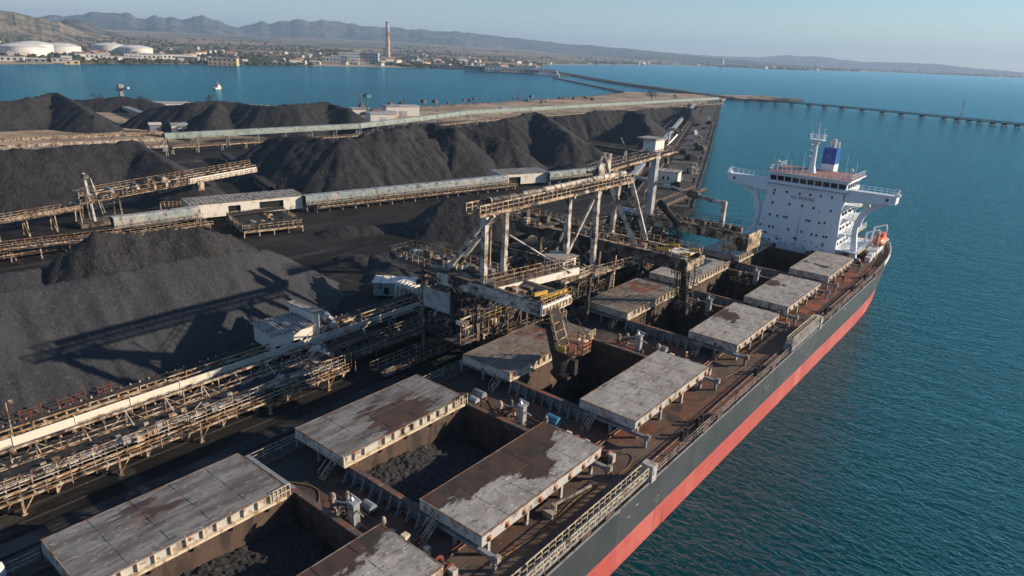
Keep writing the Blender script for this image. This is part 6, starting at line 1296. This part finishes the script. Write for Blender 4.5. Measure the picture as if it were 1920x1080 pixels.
def block(x, y, sx, sy, h, label, mi=1, rz=None, name='industrial_building', cat='building', group=None, floors=0, z=None):
    z = (max(land_at(x, y), 1.2) if z is None else z)-.4; rz = math.atan2(-x, y)+random.uniform(-.2, .2) if rz is None else rz
    t = thing(name, label, cat, (x, y, z), rz, group)
    LB().box(-sx/2, sx/2, -sy/2, sy/2, 0, h).build('wall', m_bld[mi], t); LB().box(-sx/2-.4, sx/2+.4, -sy/2-.4, sy/2+.4, h+.003, h+.8).build('roof', m_bld[2] if mi != 2 else m_bld[1], t)
    if name == 'port_shed': LB().box(-sx*.12, sx*.12, -sy/2-.12, -sy/2-.02, 0, h*.6).build('door', m_bld[2], t); return t
    n = max(2, int(sx/7)); fl = max(1, int(h/6))
    for j in range(fl):
        for i in range(n):
            if n*fl > 40 and (i+j) % 2: continue
            LB().box(-sx/2+sx*(i+.3)/n, -sx/2+sx*(i+.7)/n, -sy/2-.15, -sy/2-.02, h*(j+.35)/fl, h*(j+.75)/fl).build('window', m_glass, t)
    return t
x, y = polar(-61.0, 1390); block(x, y, 48, 26, 13, 'tan boxy warehouse alone on the far shore', 3, name='warehouse', cat='warehouse')
PS = [(-52.6, 1790, 34, 20, 14, 2), (-52.0, 1830, 50, 24, 20, 2), (-51.3, 1900, 22, 18, 26, 1), (-50.6, 1850, 60, 30, 22, 2), (-49.8, 1880, 26, 20, 17, 1), (-48.0, 2200, 30, 25, 16, 0), (-47.1, 2180, 34, 20, 12, 0), (-53.3, 1760, 40, 18, 11, 2)]
PL = ['dark low power station hall nearest the shore', 'dark blue grey power station hall', 'tall white block of the power station', 'largest dark grey hall of the power station', 'pale block at the right end of the power station', 'cream building at the foot of the chimney', 'wide cream building right of the chimney', 'low grey hall at the left of the power station']
for (a_, r_, sx, sy, h_, mi), lb_ in zip(PS, PL):
    x, y = polar(a_, r_); block(x, y, sx, sy, h_, lb_, mi)
for i, (a_, r_, sx, sy, h_, mi) in enumerate([(-41.8, 1580, 70, 22, 9, 2), (-40.9, 1560, 26, 18, 12, 1), (-40.2, 1600, 90, 20, 8, 1), (-39.0, 1560, 60, 22, 7, 0), (-38.2, 1600, 40, 16, 11, 1), (-37.6, 1560, 30, 16, 7, 2)]):
    x, y = polar(a_, r_); block(x, y, sx, sy, h_, ['long grey shed on the peninsula', 'white block house on the peninsula', 'very long white store on the peninsula', 'wide cream shed on the peninsula', 'tall white house near the peninsula tip', 'small grey shed at the peninsula tip'][i], mi, z=3.4)
for i, (a_, r_, sx, sy, h_, mi) in enumerate([(-73.9, 1290, 30, 12, 7, 1), (-72.6, 1270, 26, 12, 6, 2), (-71.2, 1300, 24, 10, 6, 1), (-69.4, 1470, 50, 20, 8, 1), (-67.6, 1440, 60, 20, 7, 1), (-66.3, 1520, 60, 24, 9, 1), (-64.8, 1560, 90, 24, 9, 1), (-63.4, 1500, 40, 20, 8, 2), (-70.6, 1262, 20, 8, 6, 3)]):
    x, y = polar(a_, r_); block(x, y, sx, sy, h_, ['white shore shed in front of the left tanks', 'grey shore shed in front of the left tanks', 'white shed between the tank groups', 'long white store right of the left tanks', 'white works hall below the right tanks', 'white works hall right of the right tanks', 'very long white works roof on the shore plain', 'grey works hall beside the long white roof', 'ochre hut on the shore below the tanks'][i], mi)
# houses scattered over the plain : 4 shared house meshes, 210 individuals
def house_meshes(w_, l_, h_, wm):
    g = LB().box(-w_/2, w_/2, -l_/2, l_/2, 0, h_).mesh('wall', wm); r = LB()
    r.v = [(-w_/2-.3, -l_/2-.3, h_), (w_/2+.3, -l_/2-.3, h_), (w_/2+.3, l_/2+.3, h_), (-w_/2-.3, l_/2+.3, h_), (0, -l_/2-.3, h_+w_*.28), (0, l_/2+.3, h_+w_*.28)]
    r.f = [(0, 1, 4), (1, 2, 5, 4), (2, 3, 5), (3, 0, 4, 5)]; return g, r.mesh('roof', random.choice([m_bld[0], m_bld[2], m_tile, m_bld[1]]))
HM = [house_meshes(9, 14, 6, m_bld[1]), house_meshes(11, 20, 7, m_bld[0]), house_meshes(12, 34, 8, m_bld[1]), house_meshes(8, 11, 9, m_bld[0])]
cnt = 0; rnd = random.Random(77)
while cnt < 220:
    a_ = rnd.choice([rnd.uniform(-75, -60), rnd.uniform(-62, -38), rnd.uniform(-52, -36), rnd.uniform(-30, -3)])
    rs = float(np.interp(a_, sa, sr)); r_ = rs + 40 + abs(rnd.gauss(0, .33))*(1400 if a_ < -36 else 900)
    x, y = polar(a_, r_); z = land_at(x, y)
    if z < 2.2: continue
    w_, r2 = HM[rnd.randrange(4)]; o = link(w_, 'house', None, (x, y, z-.5), (0, 0, rnd.uniform(0, 3.14)), (1.4, 1.4, 1.2) if a_ > -36 else (.75, .75, .8))
    ro = link(r2, 'roof', o); tag(o, 'small pale distant house scattered over the coastal plain', 'house', 'distant houses on the coastal plain'); cnt += 1
for i, a_ in enumerate((-23.05, -16.4, -10.9)):
    x, y = polar(a_, float(np.interp(a_, sa, sr))+150); block(x, y, 22, 20, 46 if i == 0 else 28, ['lone white tower block on the distant right shore', 'pale tower on the distant beach', 'pale tower nearest the right edge of the distant shore'][i], 1, name='tower_block', cat='tower', z=1)
# scrub and woods of the plain: one mass
rnd = np.random.default_rng(5); g = MB(); V = []; Fc = []
ico = [(0, 0, 1), (.9, 0, .45), (.28, .85, .45), (-.73, .53, .45), (-.73, -.53, .45), (.28, -.85, .45), (.73, .53, -.3), (-.28, .85, -.3), (-.9, 0, -.3), (-.28, -.85, -.3), (.73, -.53, -.3)]
icf = [(0,1,2), (0,2,3), (0,3,4), (0,4,5), (0,5,1), (1,6,2), (2,7,3), (3,8,4), (4,9,5), (5,10,1), (2,6,7), (3,7,8), (4,8,9), (5,9,10), (1,10,6)]
N = 8000; az_ = np.where(rnd.random(N) < .72, rnd.uniform(-78, -36, N), rnd.uniform(-37, -3, N)); rs = np.interp(az_, sa, sr); dist = rs + 14 + np.abs(rnd.normal(0, 1, N))**1.3*np.where(az_ < -36, 800, 700)
X = dist*np.sin(np.radians(az_)); Y = dist*np.cos(np.radians(az_)); ok = fbm(X, Y, .004, 3, 90) > .0; X = X[ok]; Y = Y[ok]; dist = dist[ok]; az_ = az_[ok]
Zl = land_z(dist, az_, X, Y)
for x, y, z, dd in zip(X, Y, Zl, dist):
    if z < 2.0: continue
    s_ = random.uniform(1.6, 3.8)*(1.0 + dd/3500); i = len(V); hh = random.uniform(.6, 1.0)
    for a, b_, c in ico: V.append((x+a*s_*random.uniform(.7, 1.35), y+b_*s_*random.uniform(.7, 1.35), z+s_*.3+c*s_*hh*random.uniform(.7, 1.25)))
    Fc += [(i+p_, i+q_, i+r_) for p_, q_, r_ in icf]
m_scrub = M('scrub_foliage', (0.050, 0.058, 0.036), [((0.085, 0.085, 0.055), .02, .45, .6, None), ((0.034, 0.042, 0.027), .1, .5, .65, None)], .95, .1)
g.v = V; g.f = Fc; o = g.build('far_woodland', m_scrub); tag(o, 'dark green scrub and woods spread over the far coastal plain', 'woodland', None, 'stuff')
# bushy trees at the yard
def tree(x, y, z, h, label, seed, group=None):
    rnd = random.Random(seed); t = thing('tree', label, 'tree', (x, y, z), 0, group)
    g = LB().tube((0, 0, -.2), (0, 0, h*.5), h*.045, 7, h*.025)
    for k in range(5): a = rnd.uniform(0, 6.28); g.tube((0, 0, h*(.22+.05*k)), (h*.3*math.cos(a), h*.3*math.sin(a), h*(.5+.06*k)), h*.02, 5, h*.008)
    g.build('trunk', M('bark_%d' % seed, (0.07, 0.055, 0.04), rough=.9) if seed == 1 else bpy.data.materials.get('bark_1') or m_winch, t)
    V = []; Fc = []
    cl = [(rnd.gauss(0, h*.22), rnd.gauss(0, h*.22), h*rnd.uniform(.35, .92), h*rnd.uniform(.12, .2)) for _ in range(16)]
    for _ in range(900):
        cx, cy, cz, cr = rnd.choice(cl); v = Vector((rnd.gauss(0, 1), rnd.gauss(0, 1), rnd.gauss(0, 1))).normalized()*cr*rnd.uniform(.5, 1.1); p_ = Vector((cx, cy, cz))+v
        a = Vector((rnd.uniform(-1, 1), rnd.uniform(-1, 1), rnd.uniform(-1, 1)))*h*.05; b_ = Vector((rnd.uniform(-1, 1), rnd.uniform(-1, 1), rnd.uniform(-1, 1)))*h*.05
        i = len(V); V += [tuple(p_), tuple(p_+a), tuple(p_+b_)]; Fc.append((i, i+1, i+2))
    g = LB(); g.v = V; g.f = Fc; g.build('crown', m_scrub, t)
tree(-372, 700, G, 11, 'dark bushy tree on the sandy strip by the causeway', 1)
tree(-362, 735, G, 6, 'smaller bush right of the dark tree by the causeway', 2)
tree(-476, 205, G, 8, 'dark bush beside the shore stacker', 3); tree(-505, 190, G, 8, 'left bush of the sandy shore behind the far pile', 4); tree(-498, 262, G, 6, 'low scrub tree on the bay jetty', 5)

# ---- trestle pier crossing the bay
tp = [(-330.4, 810.1), (-318.7, 838), (-301.7, 842), (-285.1, 842), (-265, 838.1), (-244.8, 835), (-227.9, 834), (-208.3, 830), (-186, 823.7), (-164.9, 817), (-146, 811), (-126.1, 805), (-106.1, 799), (-94.5, 795), (-84, 792), (-75.2, 789), (-64.5, 785), (-55, 781.5), (-45, 778), (-28, 772), (-10, 766), (10, 759), (40, 749), (75, 737), (110, 725)]
pr = thing('trestle_pier', 'long dark trestle pier with a pipeline crossing the water on the right', 'pier', (tp[1][0], tp[1][1], 0))
for i, (a, b_) in enumerate(zip(tp[1:-1], tp[2:])): MB().beam((*a, 4.6), (*b_, 4.6), 2.3, .7).build('deck_span', m_darksteel, pr); MB().beam((*a, 5.7), (*b_, 5.7), .6, .6).build('pipeline', m_dirty, pr)
me_bent = LB().box(-2.0, 2.0, -2.0, 2.0, 2.8, 4.2).box(-2.0, -1.2, -2, -1.2, -2, 2.2).box(1.2, 2.0, -2, -1.2, -2, 2.2).box(-2.0, -1.2, 1.2, 2, -2, 2.2).box(1.2, 2.0, 1.2, 2, -2, 2.2).mesh('pile_bent', m_darksteel)
for x, y in tp[1:]: link(me_bent, 'pile_bent', pr, (x-tp[1][0], y-tp[1][1], 0), (0, 0, -.35))
MB().rail([(*p_, 5.0) for p_ in tp[1:]], 1.5, 3.0, .18).build('handrail', m_dirty, pr)
# beacon out in the bay
bx, by = -98.0, 846.0; bc = thing('sea_beacon', 'slender red and white lattice beacon standing in the water at right', 'beacon', (bx, by, 1.6))
for i in range(6):
    g = LB(); s0, s1 = .8-.11*i, .8-.11*(i+1)
    for sx, sy in ((-1, -1), (1, -1), (1, 1), (-1, 1)): g.beam((sx*s0, sy*s0, 3*i), (sx*s1, sy*s1, 3*(i+1)), .16)
    for (ax, ay), (bx2, by2) in (((-1, -1), (1, -1)), ((1, -1), (1, 1)), ((1, 1), (-1, 1)), ((-1, 1), (-1, -1))): g.beam((ax*s0, ay*s0, 3*i), (bx2*s1, by2*s1, 3*i+3), .12)
    g.build('lattice_section', m_redpaint if i % 2 else m_white, bc)
LB().tube((0, 0, -2), (0, 0, .4), 1.4, 12).build('base', m_concrete, bc); LB().tube((0, 0, 18), (0, 0, 19.3), .3, 8).build('lamp', m_white, bc)
# ---- tug
tg = thing('tug_boat', 'small red and white tug boat alone in the blue bay', 'boat', (-658, 356, 1.6), rad(30))
g = LB(); st_ = [-8, -6, 0, 4, 7, 8.6]; hw_ = [2.2, 2.6, 2.9, 2.6, 1.4, .1]; X = []; Y = []; Z = []
for zz, k in ((-.6, .82), (1.0, .95), (2.0, 1.0)): X.append([-h_*k for h_ in hw_]+[h_*k for h_ in hw_[::-1]]); Y.append(st_+st_[::-1]); Z.append([zz+(.7*max(0, s_)/8.6 if zz > 1.5 else 0) for s_ in st_+st_[::-1]])
g.grid(np.array(X), np.array(Y), np.array(Z)); i = len(g.v)
g.f.append(tuple(range(24, 36))); g.f.append((0, 11, 23, 12)); g.f.append((12, 23, 35, 24)); g.build('hull', M('tug_hull_paint', (0.55, 0.30, 0.22), [((0.72, 0.66, 0.6), .3, .4, .5, None)], .5), tg); tg.scale = (.75, .75, .75)
LB().box(-1.7, 1.7, -1.5, 4, 2.0, 4.4).box(-1.4, 1.4, 0, 3.2, 4.401, 6.4).build('deckhouse', m_tank, tg); LB().box(-1.42, 1.42, .3, 3.22, 5.1, 5.9).build('window', m_glass, tg); LB().tube((0, 1.2, 6.4), (0, 1.2, 10), .15, 6).beam((-1, 1.2, 8.6), (1, 1.2, 8.6), .14).build('mast', m_tank, tg); LB().tube((.0, -2.6, 2), (0, -2.6, 5), .6, 8).build('funnel', m_redpaint, tg)
wk = MB()
# ---- white ship moored at the peninsula
ws = thing('moored_ship', 'white ship moored at the tip of the peninsula beyond the causeway', 'ship', (-870, 1180, 1.6), rad(118))
g = LB(); st_ = [-26, -22, 0, 14, 22, 27]; hw_ = [3.4, 4, 4.3, 3.8, 2.1, .1]; X = []; Y = []; Z = []
for zz, k in ((-.6, .85), (2.0, .96), (4.0, 1.0)): X.append([-h_*k for h_ in hw_]+[h_*k for h_ in hw_[::-1]]); Y.append(st_+st_[::-1]); Z.append([zz+(1.8*max(0, s_-8)/19 if zz > 1 else 0) for s_ in st_+st_[::-1]])
g.grid(np.array(X), np.array(Y), np.array(Z)); g.f.append(tuple(range(24, 36))); g.f.append((0, 11, 23, 12)); g.f.append((12, 23, 35, 24)); g.build('hull', m_tank, ws)
LB().box(-3.2, 3.2, -22, -10, 4, 9).box(-2.8, 2.8, -20, -12, 9.001, 12).build('superstructure', m_tank, ws); LB().tube((0, -16, 12), (0, -16, 17), .7, 8).build('funnel', m_blue, ws); LB().tube((0, 8, 4), (0, 8, 15), .3, 6).build('mast', m_white, ws); LB().box(-3.25, 3.25, -21, -11, 6.2, 7.4).build('window', m_glass, ws)
# ---- port sheds and masts by the bay shore
for i, (x, y, sx, sy, h_, mi) in enumerate(((-366, 329, 24, 9, 6.5, 1), (-344, 292, 16, 10, 5, 1), (-384, 309, 14, 8, 4, 1), (-352, 306, 10, 6, 4.5, 3), (-350, 167, 7, 5, 4.2, 1), (-356, 158, 5, 4, 4.2, 2), (-348, 420, 8, 5, 3.5, 1), (-480, 215, 40, 7, 3.2, 1))):
    block(x, y, sx, sy, h_, ('white flat roofed port building by the green gallery', 'low white port shed in front of the port building', 'small white shed at the bay edge', 'buff hut between the port sheds', 'white transfer house where the ground conveyor starts', 'grey machine house left of the white transfer house', 'tiny white hut on the sandy strip', 'long low white store on the bay shore')[i], mi, rz=rad(70), name='port_shed', cat='shed', z=G)
def mast_thing(name, label, cat, x, y, h, mat, head=1.2, r=.35):
    t = thing(name, label, cat, (x, y, G)); LB().tube((0, 0, -.1), (0, 0, h), r, 8, r*.7).build('pole', mat, t); LB().box(-head, head, -head, head, h, h+head*1.1).box(-head*1.3, head*1.3, -.3, .3, h+head*1.1, h+head*1.3).build('head', mat, t); return t
mast_thing('light_mast', 'teal topped light mast beside the port sheds', 'mast', -361, 296, 13, M('teal_paint', (0.05, 0.16, 0.17), rough=.5), 1.8, .5); mast_thing('light_mast', 'thin mast at the end of the humped bay pile', 'mast', -420, 338, 12, m_dirty, .5, .5); mast_thing('light_mast', 'thin mast on the bay shore rocks', 'mast', -410, 372, 9, m_dirty, .4)
mast_thing('light_mast', 'thin mast halfway along the sandy strip', 'mast', -415, 520, 8, m_redpaint, .6)
sk = thing('shore_stacker', 'grey stacker machine standing at the shore end of the ground conveyor', 'stacker', (-474, 192, G))
LB().box(-2.5, 2.5, -2.5, 2.5, 0, 5).build('base', m_dirty, sk); LB().beam((0, 0, 5), (0, 0, 13), 2.2).build('tower', m_shipgrey, sk); LB().beam((-6, 0, 11.5), (7, 2, 13.5), 1.4, 1.2).build('boom', m_white, sk); LB().box(-1.6, 1.6, -1.6, 1.6, 13, 15.4).build('head', m_shipgrey, sk)
for i in range(26):
    x, y = -430+RNG.uniform(-22, 40), RNG.uniform(345, 640); s_ = RNG.uniform(.8, 2.0)
    o = link(LB().box(-s_, s_, -s_, s_, -.2, s_).box(-s_*.6, s_*.4, -s_*.5, s_*.7, s_, s_*1.5).mesh('rubble_heap', m_rock), 'rubble_heap', None, (x, y, G)); tag(o, 'pale lump of rubble lying on the sandy strip', 'rubble', 'rubble heaps on the sandy strip')
# ---- lamp posts and red barriers on the near ground
def lamp(x, y, h, label):
    t = thing('lamp_post', label, 'lamp post', (x, y, G)); LB().tube((0, 0, -.1), (0, 0, h), .13, 8, .09).build('pole', m_rail, t); LB().beam((0, 0, h), (.9, .3, h+.15), .12).box(.6, 1.3, .1, .5, h+.05, h+.25).build('lamp_head', m_cream, t)
lamp(-87.3, 18.2, 6.0, 'rusty lamp post at the left edge beside the rear walkway conveyor'); lamp(-79.6, 63.5, 5.5, 'pale lamp post beside the trough conveyor near the small house')
def barrier(x, y, L_, label, n=3):
    t = thing('barrier_frame', label, 'barrier', (x, y, G), rad(4), 'red barrier frames below the foreground coal pile')
    for i in range(n): LB().box(-.08, .08, L_*i/(n-1)-.06, L_*i/(n-1)+.06, -.05, 1.9 if i in (0, n-1) else 1.4).build('post', m_redpaint, t)
    for z_ in (.6, 1.15, 1.6): LB().beam((0, 0, z_), (0, L_, z_), .07).build('bar', m_redpaint, t)
barrier(-92.4, 24.6, 3.2, 'wide red barrier frame at the foot of the coal pile'); barrier(-92.6, 20.4, 2.4, 'red barrier frame nearest the left edge'); barrier(-92.4, 29.3, 1.6, 'short red barrier frame right of the wide one'); barrier(-92.6, 44.4, 1.4, 'red frame in the shade beside the small house', 2)
# ---- people on deck
def person(x, y, z, rz, label, shirt, trousers, helmet, bend=.25):
    t = thing('person', label, 'person', (x, y, z), rz)
    J = {'pel': (0, 0, .92), 'spi': (0, .05*bend*4, 1.15), 'che': (0, .12*bend*3, 1.36), 'nek': (0, .16*bend*3, 1.50), 'hed': (0, .19*bend*3, 1.62), 'top': (0, .20*bend*3, 1.74),
         'lsh': (-.19, .12*bend*3, 1.42), 'lel': (-.26, .22, 1.16), 'lha': (-.20, .42, 1.04), 'rsh': (.19, .12*bend*3, 1.42), 'rel': (.27, .18, 1.15), 'rha': (.22, .40, 1.06),
         'lhi': (-.10, 0, .88), 'lkn': (-.12, .08, .48), 'lan': (-.12, -.02, .08), 'lto': (-.12, .17, .04), 'rhi': (.10, 0, .88), 'rkn': (.13, -.04, .48), 'ran': (.14, -.16, .08), 'rto': (.14, .03, .04)}
    R = {'pel': .14, 'spi': .13, 'che': .15, 'nek': .06, 'hed': .10, 'top': .08, 'lsh': .075, 'lel': .05, 'lha': .04, 'rsh': .075, 'rel': .05, 'rha': .04, 'lhi': .10, 'lkn': .07, 'lan': .05, 'lto': .04, 'rhi': .10, 'rkn': .07, 'ran': .05, 'rto': .04}
    E = [('pel', 'spi'), ('spi', 'che'), ('che', 'nek'), ('nek', 'hed'), ('hed', 'top'), ('che', 'lsh'), ('lsh', 'lel'), ('lel', 'lha'), ('che', 'rsh'), ('rsh', 'rel'), ('rel', 'rha'), ('pel', 'lhi'), ('lhi', 'lkn'), ('lkn', 'lan'), ('lan', 'lto'), ('pel', 'rhi'), ('rhi', 'rkn'), ('rkn', 'ran'), ('ran', 'rto')]
    keys = list(J); me = bpy.data.meshes.new('body'); me.from_pydata([J[k] for k in keys], [(keys.index(a), keys.index(b_)) for a, b_ in E], [])
    ob = link(me, 'body', t); md = ob.modifiers.new('skin', 'SKIN'); ob.modifiers.new('sub', 'SUBSURF').levels = 1; ob.modifiers['sub'].render_levels = 1
    for i, k in enumerate(keys): sv = me.skin_vertices[0].data[i]; sv.radius = (R[k], R[k]); sv.use_root = (k == 'pel')
    mt, nt, b, pos = newmat('clothes_'+shirt[0], .8, .2)
    tc_ = nt.nodes.new('ShaderNodeTexCoord'); sp_ = nt.nodes.new('ShaderNodeSeparateXYZ'); nt.links.new(tc_.outputs['Object'], sp_.inputs[0])
    c = mix(nt, ramp(nt, sp_.outputs[2], .93, .95), trousers, shirt[1]); c = mix(nt, ramp(nt, sp_.outputs[2], 1.50, 1.52), c, (0.36, 0.21, 0.15)); c = mix(nt, ramp(nt, sp_.outputs[2], .09, .07), c, (0.02, 0.02, 0.02))
    nt.links.new(c, b.inputs['Base Color']); me.materials.append(mt)
    hx = J['hed']; g = LB(); th = np.linspace(0, 2*np.pi, 13); ph = np.linspace(0, np.pi/2, 5); TH, PH = np.meshgrid(th, ph)
    g.grid(.135*np.cos(PH)*np.cos(TH), hx[1]+.15*np.cos(PH)*np.sin(TH), hx[2]+.05+.13*np.sin(PH)); g.box(-.12, .12, hx[1]+.10, hx[1]+.22, hx[2]+.04, hx[2]+.06); g.build('helmet', helmet, t)
m_helm = M('yellow_helmet', (0.62, 0.40, 0.04), rough=.4); m_helmw = M('white_helmet', (0.75, 0.74, 0.7), rough=.4)
person(-32.2, 116.6, DK+.01, rad(100), 'person in blue shirt and yellow helmet bending over deck gear', ('blue', (0.03, 0.12, 0.34)), (0.05, 0.035, 0.03), m_helm, .5)
person(-35.4, 84.4, DK+.01, rad(-60), 'person in ochre coveralls standing by the winch on red deck', ('ochre', (0.42, 0.24, 0.08)), (0.36, 0.20, 0.08), m_helmw, .1)
person(-29.2, 141.0, DK+.01, rad(20), 'person in dark navy coveralls walking beside the starboard rail', ('navy', (0.012, 0.016, 0.04)), (0.015, 0.016, 0.03), m_helm, .05)
